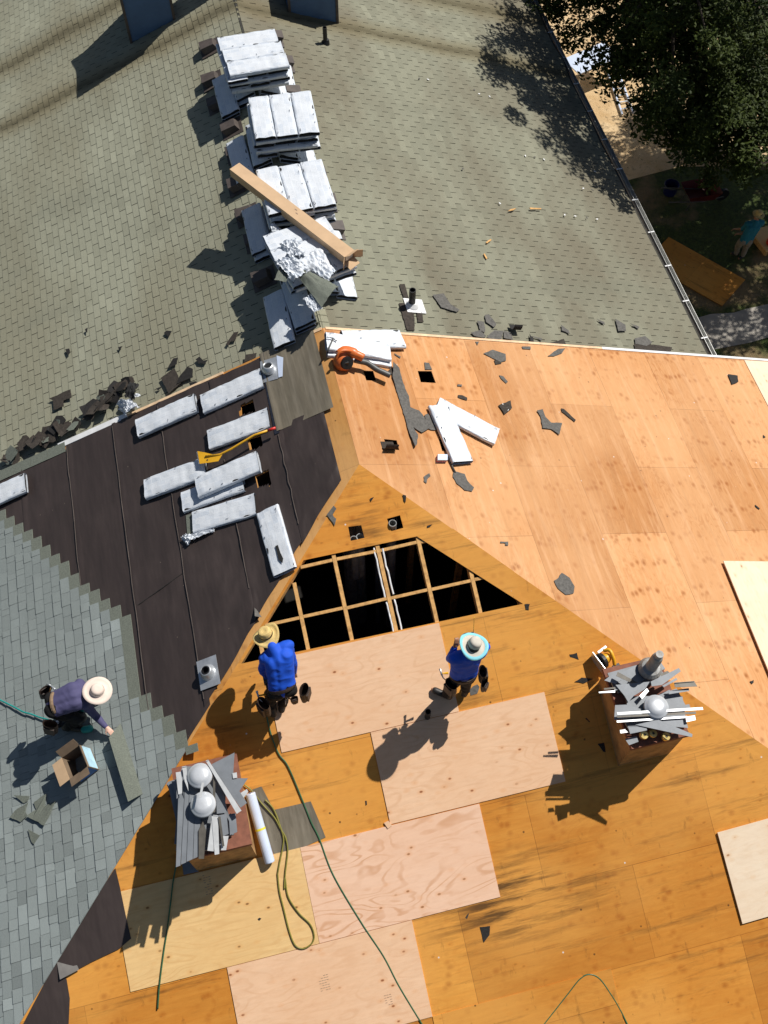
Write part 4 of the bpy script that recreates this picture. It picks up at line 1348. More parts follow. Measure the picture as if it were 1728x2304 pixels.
HS = [
    ([(-0.592,-0.563,-0.219),(-0.471,-0.466,-0.182),(-0.444,-0.512,-0.199),(-0.511,-0.579,-0.225),(-0.474,-0.639,-0.249),(-0.516,-0.725,-0.282)], g, 'grey scrap caught at the left hip above the rafters opening'),
    ([(0.042,-0.471,-0.184),(0.101,-0.461,-0.18),(0.046,-0.512,-0.2)], k, 'tiny black chip on the amber triangle below the peak'),
    ([(0.5,-0.505,-0.197),(0.546,-0.528,-0.206),(0.516,-0.616,-0.24),(0.498,-0.586,-0.228)], k, 'thin black scrap at the right hip below the peak'),
    ([(0.742,-0.969,-0.378),(0.815,-0.965,-0.376),(0.78,-0.99,-0.386),(0.736,-0.995,-0.388)], k, 'tiny dark sliver right of the square hole with a pipe'),
    ([(1.831,-2.225,-0.867),(1.9,-2.239,-0.872),(1.867,-2.312,-0.901),(1.827,-2.296,-0.894)], k, 'dark scrap at the lower right corner of the rafters opening'),
    ([(0.236,-5.945,-2.316),(0.372,-5.962,-2.322),(0.339,-6.066,-2.363),(0.242,-6.133,-2.389)], k, 'black four sided scrap alone on the stained amber plywood'),
    ([(0.867,-3.094,-1.205),(0.93,-3.083,-1.201),(0.951,-3.122,-1.216),(0.902,-3.194,-1.244),(0.806,-3.201,-1.247),(0.811,-3.134,-1.221)], g, 'grey scrap at the right heel of the standing man'),
    ([(2.278,-2.977,-1.16),(2.387,-2.977,-1.16),(2.39,-3.067,-1.195),(2.343,-3.039,-1.184),(2.283,-3.009,-1.172)], k, 'small dark scrap left of the circular saw'),
    ([(2.258,-3.327,-1.296),(2.369,-3.295,-1.283),(2.519,-3.344,-1.303),(2.374,-3.375,-1.315)], k, 'dark flat patch at the left foot of the chimney beside the saw'),  # thin black patch laid on the front deck
    ([(-2.61,-5.169,-2),(-2.557,-5.162,-1.998),(-2.547,-5.197,-2.011),(-2.515,-5.218,-2.02),(-2.549,-5.238,-2.027),(-2.578,-5.204,-2.014)], k, 'black broken chip on the yellowish sheet'),
    ([(0.074,-5.797,-2.258),(0.129,-5.731,-2.233),(0.144,-5.746,-2.238),(0.095,-5.816,-2.265)], bn, 'short brown splinter stuck in the stained plywood'),
    ([(-0.892,-4.159,-1.62),(-0.872,-4.163,-1.622),(-0.878,-4.208,-1.639),(-0.897,-4.216,-1.642)], k, 'tiny black chip on the bare patch left of the sheet corner'),
    ([(2.283,-3.81,-1.484),(2.301,-3.802,-1.481),(2.338,-3.857,-1.503),(2.325,-3.863,-1.505)], k, 'short black chip in the shade left of the chimney'),
    ([(2.367,-4.146,-1.615),(2.46,-4.153,-1.618),(2.447,-4.271,-1.663),(2.417,-4.258,-1.659)], k, 'black scrap near the foot of the shaded chimney wall'),
]
for i, (p, m, lab) in enumerate(HS): scrap(p, NH, m, lab, .002 + .001 * (i % 3), .08, 30 + i)

FR = [
    ([(2.009,3.433,-0.807),(2.214,3.489,-0.887),(2.273,3.254,-0.91),(2.4,3.151,-0.959),(2.331,3.092,-0.932),(2.084,3.169,-0.837)], g, 'pale grey torn patch right of the vent pipe on the old shingles'),
    ([(2.832,3.08,-1.126),(2.914,3.101,-1.157),(2.982,2.886,-1.184),(2.911,2.815,-1.156),(2.805,2.921,-1.116)], g, 'narrow grey felt scrap above the heap by the trim'),
    ([(2.458,2.657,-0.981),(2.641,2.725,-1.052),(2.709,2.604,-1.078),(2.643,2.56,-1.053),(2.495,2.585,-0.995)], g, 'leftmost scrap of the grey heap against the rake trim'),
    ([(2.71,2.575,-1.074),(2.9,2.745,-1.147),(3.071,2.748,-1.213),(2.969,2.56,-1.174),(2.791,2.531,-1.105)], g, 'middle scrap of the grey heap against the rake trim'),
    ([(2.65,2.931,-1.055),(2.773,2.917,-1.103),(2.711,2.681,-1.079),(2.641,2.725,-1.052)], g, 'upper scrap of the grey heap against the rake trim'),
    ([(3.084,2.754,-1.224),(3.194,2.725,-1.266),(3.183,2.557,-1.262),(3.023,2.594,-1.2)], g, 'right scrap of the grey heap, below the black curled piece'),
    ([(3.54,2.722,-1.39),(3.55,2.671,-1.394),(3.581,2.648,-1.406),(3.557,2.542,-1.396),(3.489,2.536,-1.37)], k, 'small black piece standing at the trim right of the curled one'),
    ([(3.57,2.676,-1.412),(3.748,2.645,-1.48),(3.718,2.59,-1.469),(3.666,2.633,-1.449)], g, 'thin grey strip pointing right beside the small black piece'),
    ([(5.425,3.247,-2.129),(5.584,3.129,-2.191),(5.536,2.974,-2.172),(5.368,2.958,-2.107)], g, 'rounded grey patch on the old shingles near the gutter corner'),
    ([(5.706,3.174,-2.238),(5.873,3.106,-2.302),(5.82,3.05,-2.282)], g, 'small pale sliver right of the rounded grey patch'),
    ([(5.649,2.818,-2.216),(5.903,2.891,-2.314),(5.993,2.749,-2.349),(5.833,2.653,-2.287),(5.609,2.683,-2.2)], g, 'lighter grey patch lying on dark tabs by the trim'),
    ([(5.581,2.685,-2.195),(6.005,2.704,-2.359),(6.384,2.669,-2.505),(6.31,2.57,-2.477),(5.552,2.542,-2.183)], bn, 'dark strip of uncovered tabs along the trim near the gutter'),
    ([(4.235,2.998,-1.669),(4.344,2.879,-1.711),(4.342,2.799,-1.71),(4.201,2.866,-1.656)], g, 'faint grey scrap on the old shingles left of the gutter corner'),
    ([(5.031,3.208,-1.977),(5.154,3.153,-2.024),(5.143,3.086,-2.02),(5.064,3.144,-1.99)], g, 'thin grey scrap left of the rounded patch'),
    ([(1.481,3.612,-0.611),(1.576,3.629,-0.648),(1.566,3.311,-0.644),(1.48,3.327,-0.611)], bn, 'dark tab left bare just above the vent pipe'),
    ([(1.366,3.188,-0.569),(1.468,3.2,-0.608),(1.584,3.035,-0.653),(1.487,2.621,-0.616),(1.361,2.609,-0.567)], bn, 'long dark bare tab running down from the vent pipe'),
    ([(1.622,3.026,-0.668),(1.715,3.036,-0.703),(1.69,2.814,-0.694),(1.585,2.809,-0.653)], bn, 'short dark bare tab beside the long one below the vent pipe'),
    ([(3.862,2.555,-1.53),(4.175,2.674,-1.65),(4.173,2.542,-1.65),(3.98,2.508,-1.575)], bn, 'dull brown tab lifted at the trim between the heap and the gutter'),
]
for i, (p, m, lab) in enumerate(FR): scrap(p, NR, m, lab, .0 + .001 * (i % 3), 0, 60 + i)

FL = [
    ([(-4.144,4.391,-1.633),(-4.075,4.373,-1.607),(-4.067,4.266,-1.604),(-4.105,4.234,-1.619)], k, 'small black chip at the left on the old shingles'),
    ([(-3.225,3.923,-1.278),(-3.142,3.905,-1.246),(-3.2,3.841,-1.268)], k, 'triangular black chip in the middle of the old left slope'),
    ([(-3.754,4.609,-1.483),(-3.7,4.621,-1.462),(-3.721,4.516,-1.47)], k, 'highest tiny black chip on the old left slope'),
    ([(-2.423,3.777,-0.968),(-2.37,3.807,-0.947),(-2.286,3.747,-0.915),(-2.357,3.66,-0.942)], k, 'arrow shaped black chip on the old left slope'),
    ([(-1.478,3.013,-0.602),(-1.31,3.169,-0.537),(-1.236,3.14,-0.508),(-1.322,3.003,-0.542),(-1.397,3.025,-0.571),(-1.437,2.971,-0.586)], bn, 'long forked scrap near the shadow of the messy stack'),
    ([(-2.459,3.052,-0.982),(-2.341,3.2,-0.936),(-2.264,3.176,-0.906),(-2.297,3.06,-0.919)], k, 'pointed black scrap above the brown square'),
    ([(-1.988,2.987,-0.799),(-1.921,3.008,-0.773),(-1.873,2.905,-0.755),(-1.799,2.876,-0.726),(-1.855,2.82,-0.748),(-1.955,2.893,-0.786)], k, 'bow tie shaped black scrap'),
    ([(-2.589,2.93,-1.032),(-2.339,2.994,-0.935),(-2.274,2.668,-0.91),(-2.495,2.568,-0.996)], bn, 'brown square shingle piece near the rake edge'),
    ([(-2.285,2.798,-0.904),(-2.141,2.91,-0.848),(-2.058,2.827,-0.816),(-2.082,2.67,-0.826),(-2.351,2.675,-0.93)], k, 'crumpled black scrap beside the brown square'),
    ([(-2.697,2.779,-1.074),(-2.596,2.763,-1.035),(-2.666,2.725,-1.061)], k, 'tiny chip left of the brown square'),
    ([(-4.516,3.523,-1.777),(-4.12,3.512,-1.624),(-4.119,3.336,-1.624),(-4.271,3.357,-1.683),(-4.275,3.242,-1.684),(-4.452,3.256,-1.752),(-4.452,3.451,-1.753)], bn, 'T shaped brown shingle piece'),
    ([(-2.156,2.597,-0.854),(-2.049,2.578,-0.813),(-2.025,2.528,-0.804),(-2.149,2.538,-0.852)], k, 'dark sliver at the rake edge'),
    ([(-1.212,2.649,-0.489),(-1.039,2.591,-0.422),(-1.068,2.514,-0.433),(-1.251,2.52,-0.504)], bn, 'brown scrap tucked at the top corner of the felt'),
]
for i, (p, m, lab) in enumerate(FL): scrap(p, NL, m, lab, .0 + .001 * (i % 3), .05, 90 + i)
# heaps of torn shingles along the left rake
rp = random.Random(8)
for hi, (ctr, nn_, rx, grp) in enumerate(([[(-5.159,2.774,-2.026),(-5.285,2.686,-2.075),(-5.101,2.858,-2.004)], 9, .22, 'torn shingles heaped at the left edge of the photo'], [[(-4.696,2.77,-1.847),(-4.453,2.836,-1.753),(-4.121,2.782,-1.625)], 20, .30, 'torn shingles heaped in the middle of the left rake'], [[(-3.711,2.874,-1.466),(-3.467,2.975,-1.372),(-3.295,3.038,-1.305)], 20, .30, 'torn shingles heaped behind the white wrapper'])):
    for j in range(nn_):
        b = V(ctr[j % 3])
        o = b + EY * rp.uniform(-.3, .3) * rx + DL * rp.uniform(-.6, .6) * rx + NL * (.010 * (j // 3) + .012)
        a = rp.uniform(0, 6.3)
        e1 = EY * math.cos(a) + DL * math.sin(a); e2 = NL.cross(e1)
        tn = (NL + EY * rp.uniform(-.35, .35) + DL * rp.uniform(-.35, .35)).normalized()
        e1 = (e1 - tn * e1.dot(tn)).normalized(); e2 = tn.cross(e1)
        w_, h_ = rp.uniform(.12, .32), rp.uniform(.10, .24)
        pts = [o + e1 * x * w_ / 2 + e2 * y * h_ / 2 for x, y in ((-1, -.8), (-.2, -1), (1, -.9), (1.1, .2), (.7, 1), (-.4, .85), (-1, .9))]
        m = rp.choice((M_scrap_b, M_scrap_b, M_scrap_k, M_scrap_b, M_green))
        scrap(pts, tn, m, {0: 'torn dark shingle in the heap at the left edge of the photo', 1: 'torn brown shingle in the heap halfway along the left rake', 2: 'torn dark shingle in the heap around the white wrapper at the left rake'}[hi], .004, .3, j + hi * 40, group=grp)
flopped([(-3.373,2.725,-1.215),(-3.112,2.682,-1.114),(-3,2.494,-1.071),(-3.244,2.45,-1.165)], 0, M_wrap, 'torn_wrapper', 'crumpled white shingle wrapper on the heap by the left rake', 'plastic wrapper', .13, 22, V((0, 0, .06)), 16, .002)
flopped([(-3.205,2.75,-1.1),(-3.079,2.992,-1.051),(-2.942,2.867,-0.998),(-3.058,2.636,-1.043)], 0, M_core, 'torn_wrapper', 'black torn end of the crumpled wrapper on the rake heap', 'plastic wrapper', .06, 25, V((0, 0, .04)), 12, .002)
flopped([(-3.133,2.761,-1.112),(-2.974,2.734,-1.051),(-2.945,2.662,-1.039),(-3.094,2.677,-1.097)], 0, M_wrap, 'torn_wrapper', 'small white plastic strip beside the black torn wrapper', 'plastic wrapper', .03, 27, V((0, 0, .02)), 8, .002)
for pts, lab in (([(4.103,5.764,-1.628),(4.197,5.835,-1.664),(4.314,5.875,-1.709),(4.22,5.803,-1.673)], 'left one of two pale wood splinters side by side'), ([(4.617,5.948,-1.827),(4.87,5.975,-1.924),(4.85,5.946,-1.917),(4.614,5.91,-1.825)], 'right one of two pale wood splinters side by side'), ([(3.382,4.846,-1.349),(3.502,4.945,-1.395),(3.518,4.924,-1.401),(3.402,4.826,-1.357)], 'pale wood splinter above the dull one, alone on the old shingles'), ([(3.245,4.542,-1.296),(3.272,4.557,-1.306),(3.288,4.436,-1.312),(3.261,4.421,-1.302)], 'dull brown wood splinter, lowest of the four')):
    q = PL(pts)
    MB().prism([p + NR * .02 for p in q], NR * .014).top('wood_splinter', M_lumber, lab, 'wood splinter')
JS = [
    ([(-5.253,-3.054,-1.982),(-5.057,-3.003,-1.907),(-5.105,-3.153,-1.926),(-4.924,-3.147,-1.855),(-5.037,-3.306,-1.899),(-5.118,-3.418,-1.93),(-5.364,-3.208,-2.026),(-5.233,-3.16,-1.975)], 'largest jagged green grey shingle offcut on the new shingles'),
    ([(-5.552,-2.854,-2.098),(-5.318,-2.949,-2.008),(-5.35,-3.005,-2.02),(-5.415,-3.017,-2.045)], 'offcut half in the shadow of the kneeling man'),
    ([(-5.548,-3.073,-2.097),(-5.333,-3.028,-2.014),(-5.396,-3.14,-2.038),(-5.364,-3.2,-2.025),(-5.477,-3.253,-2.069),(-5.626,-3.139,-2.127)], 'jagged offcut left of the largest one'),
    ([(-5.368,-3.387,-2.027),(-5.206,-3.519,-1.965),(-5.303,-3.607,-2.002),(-5.336,-3.566,-2.015)], 'triangular offcut below the others on the new shingles'),
]
for i, (p, lab) in enumerate(JS): scrap(p, NL, M_green, lab, .0, .12, 130 + i, 'shingle_offcut', 'shingle offcut')

# ------------------------------------------------------------------ sheet metal piled on the chimneys
def plate(pts, m, label, lift, th=.004, cat='flashing strip', name='flashing_strip', fold=0, group=None):
    q = PL(pts)
    mb = MB()
    top_ = [p + V((0, 0, lift)) for p in q]
    mb.prism(top_, V((0, 0, th)))
    if fold and len(q) == 4:                       # a bent-up edge along the first side
        a, b = top_[0], top_[1]
        fold *= .6
        d = (b - a).normalized(); sd = d.cross(V((0, 0, 1))).normalized()
        mb.prism([a + V((0, 0, fold)) - sd * .004, b + V((0, 0, fold)) - sd * .004, b + V((0, 0, fold)) + sd * .004, a + V((0, 0, fold)) + sd * .004], V((0, 0, fold + .001)))
    return mb.top(name, m, label, cat, group)


F, W_, D_ = M_flash, M_flashw, M_flashd
GRR, GLL = 'flashing piled on the right chimney', 'flashing piled on the left chimney'
CR = [
    ([(2.468,-3.59,-0.66),(2.667,-3.509,-0.66),(2.692,-3.637,-0.66),(2.594,-3.673,-0.66)], F, 'grey plate at the back left corner of the right chimney by the orange tape measure', 0),
    ([(2.611,-3.602,-0.56),(2.649,-3.552,-0.56),(2.857,-3.759,-0.56),(2.822,-3.784,-0.56)], D_, 'dark narrow strip crossing the back left corner of the right chimney', .02),
    ([(2.554,-3.717,-0.55),(2.744,-3.743,-0.55),(3.002,-3.778,-0.55),(2.907,-3.86,-0.55),(2.734,-3.909,-0.55),(2.633,-3.975,-0.55),(2.616,-3.881,-0.55)], F, 'jagged plate hanging over the hollow in front of the tall flue', 0),
    ([(2.996,-3.849,-0.53),(3.007,-3.786,-0.53),(3.432,-3.696,-0.53),(3.439,-3.744,-0.53),(3.133,-3.862,-0.53)], F, 'long grey strip pointing up and right past the tall flue', .03),
    ([(3.174,-3.71,-0.56),(3.286,-3.69,-0.56),(3.3,-3.72,-0.56),(3.194,-3.793,-0.56)], D_, 'dark rounded piece behind the long grey strip by the tall flue', 0),
    ([(3.285,-3.883,-0.5),(3.547,-3.923,-0.5),(3.563,-3.995,-0.5),(3.275,-3.939,-0.5)], D_, 'dark folded strip sticking out farthest right behind the domed cap', .02),
    ([(2.316,-3.748,-0.57),(2.53,-3.778,-0.57),(2.52,-3.806,-0.57),(2.316,-3.766,-0.57)], M_galv, 'thin pale strip sticking out to the left of the right chimney', 0),
    ([(2.394,-3.721,-0.56),(2.542,-3.74,-0.56),(2.54,-3.762,-0.56),(2.393,-3.744,-0.56)], D_, 'thin dark strip just behind the pale one sticking out left', 0),
    ([(3.197,-3.951,-0.56),(3.465,-3.976,-0.56),(3.457,-4.013,-0.56),(3.186,-3.994,-0.56)], F, 'grey strip sticking out right just behind the domed cap', 0),
    ([(3.132,-3.871,-0.54),(3.35,-3.812,-0.54),(3.358,-3.84,-0.54),(3.149,-3.895,-0.54)], F, 'short grey strip between the domed cap and the long slanting one', 0),
    ([(2.801,-3.929,-0.54),(2.931,-3.856,-0.54),(2.941,-3.897,-0.54),(2.821,-3.978,-0.54)], M_galv, 'small curled bright piece left of the domed cap', 0),
    ([(2.382,-4.151,-0.57),(2.462,-3.966,-0.57),(2.605,-3.994,-0.57),(2.834,-4.131,-0.57),(2.8,-4.187,-0.57)], F, 'broad plate in shadow at the left of the front pile', 0),
    ([(2.907,-4.174,-0.57),(2.916,-4.151,-0.57),(3.394,-4.175,-0.57),(3.392,-4.245,-0.57)], F, 'pale grey plate under the bright channel, right of the domed cap', .004),
    ([(2.424,-4.114,-0.5),(2.43,-4.082,-0.5),(3.515,-4.269,-0.5),(3.513,-4.304,-0.5)], W_, 'longest bright metal channel across the front of the right chimney', .02),
    ([(2.412,-4.143,-0.52),(2.421,-4.119,-0.52),(3.419,-4.3,-0.52),(3.407,-4.329,-0.52)], D_, 'dark channel right in front of the longest bright one', .02),
    ([(2.397,-4.196,-0.54),(2.406,-4.172,-0.54),(3.3,-4.322,-0.54),(3.291,-4.345,-0.54)], M_galv, 'narrow pale channel in front of the dark one', .015),
    ([(2.78,-4.308,-0.57),(2.855,-4.244,-0.57),(3.277,-4.339,-0.57),(3.263,-4.467,-0.57),(3.231,-4.453,-0.57)], F, 'wide grey plate under the pointed strip at the front right', .0),
    ([(2.613,-4.278,-0.54),(2.921,-4.283,-0.54),(3.274,-4.56,-0.54),(3.254,-4.595,-0.54)], F, 'long pointed strip running out to the front right corner', .0),
    ([(3.269,-4.331,-0.53),(3.392,-4.341,-0.53),(3.38,-4.401,-0.53),(3.254,-4.399,-0.53)], W_, 'small white bright plate at the right end of the front pile', 0),
    ([(2.518,-4.274,-0.56),(2.749,-4.317,-0.56),(2.738,-4.377,-0.56),(2.514,-4.37,-0.56)], F, 'short wide strip behind the brass coils', .008),
    ([(2.406,-4.294,-0.57),(2.479,-4.3,-0.57),(2.501,-4.342,-0.57),(2.404,-4.334,-0.57)], W_, 'small bright offcut at the front left of the right chimney', .008),
    ([(2.46,-4.392,-0.66),(2.618,-4.392,-0.66),(2.615,-4.466,-0.66),(2.483,-4.481,-0.66)], F, 'grey plate at the front left corner, left of the brass coils', 0),
]
for i, (p, m, lab, fo) in enumerate(CR): plate(p, m, lab, .002 * (i % 5), fold=fo, group=GRR)
for q, lab in (((2.71,-4.392,-0.7), 'leftmost of three brass coils at the front of the right chimney'), ((2.842,-4.389,-0.74), 'middle of three brass coils, stacked double'), ((3,-4.459,-0.77), 'rightmost, smallest of three brass coils')):
    o = V(q); root = thing('nail_coil', lab, 'nail coil', o, group='brass coils on the right chimney')
    t_ = V((.1, -.2, 1)).normalized()
    mb = MB()
    mb.lathe(o, t_, [(.030, 0), (.052, .0), (.055, .01), (.055, .05), (.05, .062), (.018, .062), (.016, .02)], 18, capa=False)
    mb.build('coil', M_gold, root, smooth=False)
    MB().lathe(o, t_, [(.0165, 0), (.0165, .055), (.012, .06)], 10).build('hub', M_flashd, root)
# orange tape measure
o = V((2.907,-3.515,-0.8)); root = thing('tape_measure', 'orange tape measure on the back edge of the right chimney', 'tape measure', o)
mb = MB(); mb.prism([o + V((x * .052, y * .045, .05)) for x, y in ((-1, -.7), (-.7, -1), (.8, -1), (1, -.6), (1, .5), (.5, 1), (-.6, 1), (-1, .6))], V((0, 0, .05)))
mb.build('case', plain('coral_plastic', (.85, .20, .10), .4), root)
MB().lathe(o + V((0, 0, .05)), (0, 0, 1), [(.02, 0), (.018, .003)], 14).build('badge', M_flashd, root)

CL = [
    ([(-3.127,-3.553,-0.46),(-3.049,-3.558,-0.46),(-3.085,-3.824,-0.46),(-3.132,-3.826,-0.46)], W_, 'bright end plate at the far left of the left chimney', 0),
    ([(-3.037,-3.521,-0.42),(-2.984,-3.523,-0.42),(-3.001,-3.828,-0.42),(-3.029,-3.701,-0.42)], W_, 'bright narrow channel left of the farther domed cap', .02),
    ([(-3.143,-3.811,-0.54),(-3.061,-3.783,-0.54),(-3.231,-4.641,-0.54),(-3.285,-4.647,-0.54)], F, 'outermost of four long strips overhanging the shaded side of the left chimney', 0),
    ([(-3.057,-3.787,-0.53),(-2.998,-3.774,-0.53),(-3.156,-4.623,-0.53),(-3.221,-4.633,-0.53)], F, 'second from the left of the four long overhanging strips', 0),
    ([(-2.994,-3.771,-0.52),(-2.923,-3.768,-0.52),(-3.076,-4.607,-0.52),(-3.15,-4.62,-0.52)], F, 'third from the left of the four long overhanging strips', 0),
    ([(-2.919,-3.771,-0.51),(-2.88,-3.98,-0.51),(-3.002,-4.595,-0.51),(-3.07,-4.606,-0.51)], F, 'innermost of the four long overhanging strips', 0),
    ([(-2.736,-3.528,-0.38),(-2.704,-3.522,-0.38),(-2.41,-4.217,-0.38),(-2.472,-4.241,-0.38)], W_, 'long white metal channel slanting across the left chimney', .025),
    ([(-2.681,-3.562,-0.44),(-2.382,-3.483,-0.44),(-2.452,-3.793,-0.44),(-2.274,-3.836,-0.44),(-2.401,-3.966,-0.44),(-2.336,-4.127,-0.44),(-2.421,-4.165,-0.44),(-2.49,-4.024,-0.44)], F, 'large jagged grey plate with pointed corners at the back of the left chimney', 0),
    ([(-2.685,-3.886,-0.49),(-2.596,-3.987,-0.49),(-2.586,-4.173,-0.49),(-2.714,-4.158,-0.49)], F, 'grey plate between the slanting channel and the nearer domed cap', .0),
    ([(-2.719,-4.178,-0.5),(-2.602,-4.183,-0.5),(-2.614,-4.423,-0.5),(-2.687,-4.434,-0.5)], F, 'grey plate in the middle of the front of the left chimney', 0),
    ([(-2.577,-4.201,-0.49),(-2.494,-4.208,-0.49),(-2.51,-4.425,-0.49),(-2.6,-4.441,-0.49)], F, 'grey plate nearest the bare rust coloured cap', .015),
    ([(-2.779,-4.162,-0.48),(-2.704,-4.186,-0.48),(-2.757,-4.628,-0.48),(-2.811,-4.627,-0.48)], W_, 'pale strip hanging farthest over the front edge of the left chimney', .015),
    ([(-2.889,-4.557,-0.49),(-2.786,-4.204,-0.49),(-2.757,-4.226,-0.49),(-2.818,-4.582,-0.49)], W_, 'pale tapering strip over the front edge, left of the farthest hanging one', 0),
    ([(-2.956,-4.299,-0.49),(-2.89,-4.205,-0.49),(-2.869,-4.32,-0.49),(-2.942,-4.64,-0.49),(-3.004,-4.626,-0.49)], D_, 'dark bent strips at the front left of the left chimney', .02),
    ([(-2.706,-4.429,-0.5),(-2.618,-4.445,-0.5),(-2.673,-4.602,-0.5),(-2.731,-4.589,-0.5)], W_, 'short pale plate at the front edge of the left chimney', 0),
    ([(-2.704,-4.204,-0.46),(-2.675,-4.204,-0.46),(-2.682,-4.555,-0.46),(-2.708,-4.561,-0.46)], D_, 'narrow brown strip at the front of the left chimney', 0),
    ([(-2.447,-3.735,-0.42),(-2.394,-3.738,-0.42),(-2.399,-3.805,-0.42),(-2.451,-3.801,-0.42)], W_, 'small white square tab on the jagged plate', 0),
    ([(-2.401,-3.99,-0.46),(-2.31,-3.956,-0.46),(-2.3,-3.992,-0.46),(-2.365,-4.052,-0.46)], W_, 'pale plate sticking out right, above the white roll', 0),
    ([(-2.686,-3.743,-0.42),(-2.661,-3.749,-0.42),(-2.722,-4.15,-0.42),(-2.755,-4.152,-0.42)], D_, 'dark channel beside the nearer domed cap of the left chimney', .02),
    ([(-2.804,-3.823,-0.21),(-2.774,-3.83,-0.21),(-2.836,-3.998,-0.21),(-2.861,-3.992,-0.21)], W_, 'bright strap laid across the two domed caps', 0),
]
for i, (p, m, lab, fo) in enumerate(CL): plate(p, m, lab, .002 * (i % 5), fold=fo, group=GLL)
q = PL([(-3.371,-4.33,-1.675),(-3.26,-4.33,-1.675),(-3.186,-4.512,-1.746),(-3.38,-4.507,-1.744)])
MB().prism([p + NH * .006 for p in q], NH * .005).top('flashing_strip', F, 'shaded metal sheet fallen at the foot of the left chimney', 'flashing strip', GLL)

# channels added underneath to lift the piles and fill out their shadows
def under(cx, cy, z0, n_, w_, d_, lab, grp, seed):
    r = random.Random(seed)
    for i in range(n_):
        a = r.uniform(-.25, .25)
        X, Y = V((math.cos(a), math.sin(a), 0)), V((-math.sin(a), math.cos(a), 0))
        MB().box((cx + r.uniform(-.05, .05), cy + r.uniform(-.04, .04), z0 + i * .034), X * w_ * r.uniform(.8, 1.05), Y * d_ * r.uniform(.75, 1.05), V((0, 0, .030))).top('shadow_filler', M_flash, lab, 'metal channel', grp)


under(2.98, -4.13, -.80, 5, .82, .36, 'added channel under the front flashing of the right chimney, filling out its shadow', 'channels under the front pile', 1)
under(2.92, -3.60, -.80, 4, .72, .26, 'added channel under the back flashing of the right chimney, filling out its shadow', 'channels under the back pile', 2)
under(-2.93, -4.0, -.84, 7, .56, 1.0, 'added channel under the flashing of the left chimney, filling out its shadow', 'channels on the left chimney', 3)

# white roll with a yellow band, lying down the slope against the chimney
A, Bq = V((-2.341,-3.78,-1.352)), V((-2.265,-4.624,-1.701))
root = thing('white_roll', 'white paper roll with a yellow band leaning by the left chimney', 'roll', A.lerp(Bq, .5))
ax = (Bq - A)
MB().lathe(A, ax, [(.025, 0), (.062, 0), (.066, .01), (.066, ax.length - .01), (.062, ax.length), (.025, ax.length), (.022, .1)], 22, capa=False, capb=False).build('roll', M_white_pl, root, smooth=False)
MB().lathe(A + ax * .50, ax, [(.0675, 0), (.0675, .03)], 22, capa=False, capb=False).build('band', plain('yellow_band', (.8, .75, .08), .5), root)
q = PL([(-2.326,-3.721,-1.43),(-2.187,-3.706,-1.423),(-2.14,-3.853,-1.481),(-2.09,-4.015,-1.544),(-1.595,-4.018,-1.545),(-1.542,-4.259,-1.639),(-1.498,-4.477,-1.724),(-1.863,-4.539,-1.748),(-2.193,-4.582,-1.765),(-2.249,-4.22,-1.624),(-2.276,-3.954,-1.52)])
mb = MB().prism(q, NH * .004)
mb.top('felt_piece', M_roll, 'L shaped grey roofing piece under the white roll and the olive hose', 'roofing piece')

# ------------------------------------------------------------------ hoses
def hose(pts, r_, m, label, n):
    mb = MB().tube(spline([V(p) + n * r_ for p in pts], 9), r_, 7)
    return mb.top('air_hose', m, label, 'hose', smooth=True)


hose([(-1.937,-2.821,-1.083),(-1.937,-2.994,-1.15),(-1.919,-3.199,-1.23),(-1.878,-3.38,-1.301),(-1.795,-3.541,-1.363),(-1.708,-3.93,-1.515),(-1.644,-4.255,-1.641),(-1.582,-4.476,-1.728),(-1.5,-4.931,-1.905),(-1.271,-5.548,-2.145),(-1.079,-5.992,-2.318),(-0.96,-6.375,-2.467),(-0.771,-6.868,-2.659),(-0.666,-7.146,-2.768)], .010, M_hose, 'long green hose running from the stooping man down to the bottom edge', NH)
hose([(-2.4,-3.64,-1.388),(-2.336,-3.708,-1.414),(-2.284,-3.798,-1.449),(-2.228,-3.902,-1.49),(-2.17,-3.993,-1.525),(-2.096,-4.113,-1.572),(-2.049,-4.253,-1.627),(-2.009,-4.366,-1.671),(-2.012,-4.507,-1.726),(-2.058,-4.652,-1.782),(-2.102,-4.771,-1.828),(-2.153,-4.951,-1.899)] + [(-2.117,-4.829,-1.851),(-2.125,-5.048,-1.936),(-2.035,-5.261,-2.019),(-1.919,-5.424,-2.083),(-1.899,-5.566,-2.138),(-1.955,-5.648,-2.17),(-2.068,-5.677,-2.181),(-2.16,-5.615,-2.157),(-2.198,-5.443,-2.09),(-2.213,-5.166,-1.982),(-2.222,-4.971,-1.906),(-2.204,-4.781,-1.833)] + [(-2.196,-4.75,-1.82),(-2.134,-4.609,-1.765),(-2.068,-4.469,-1.711),(-2.036,-4.36,-1.668),(-2.051,-4.201,-1.606),(-2.072,-4.066,-1.554),(-2.107,-3.967,-1.515),(-2.172,-3.875,-1.479)], .010, M_hose2, 'olive hose folded in a long loop over the yellowish sheet', NH)
hose([(-3.41,-4.291,-1.641),(-3.474,-4.442,-1.7),(-3.526,-4.567,-1.749),(-3.622,-4.846,-1.858),(-3.711,-5.097,-1.955),(-3.784,-5.282,-2.028),(-3.87,-5.517,-2.119),(-3.936,-5.715,-2.196),(-3.997,-5.929,-2.28)], .010, M_hose, 'dark green hose hanging down from the left chimney over the yellowish sheet', NH)
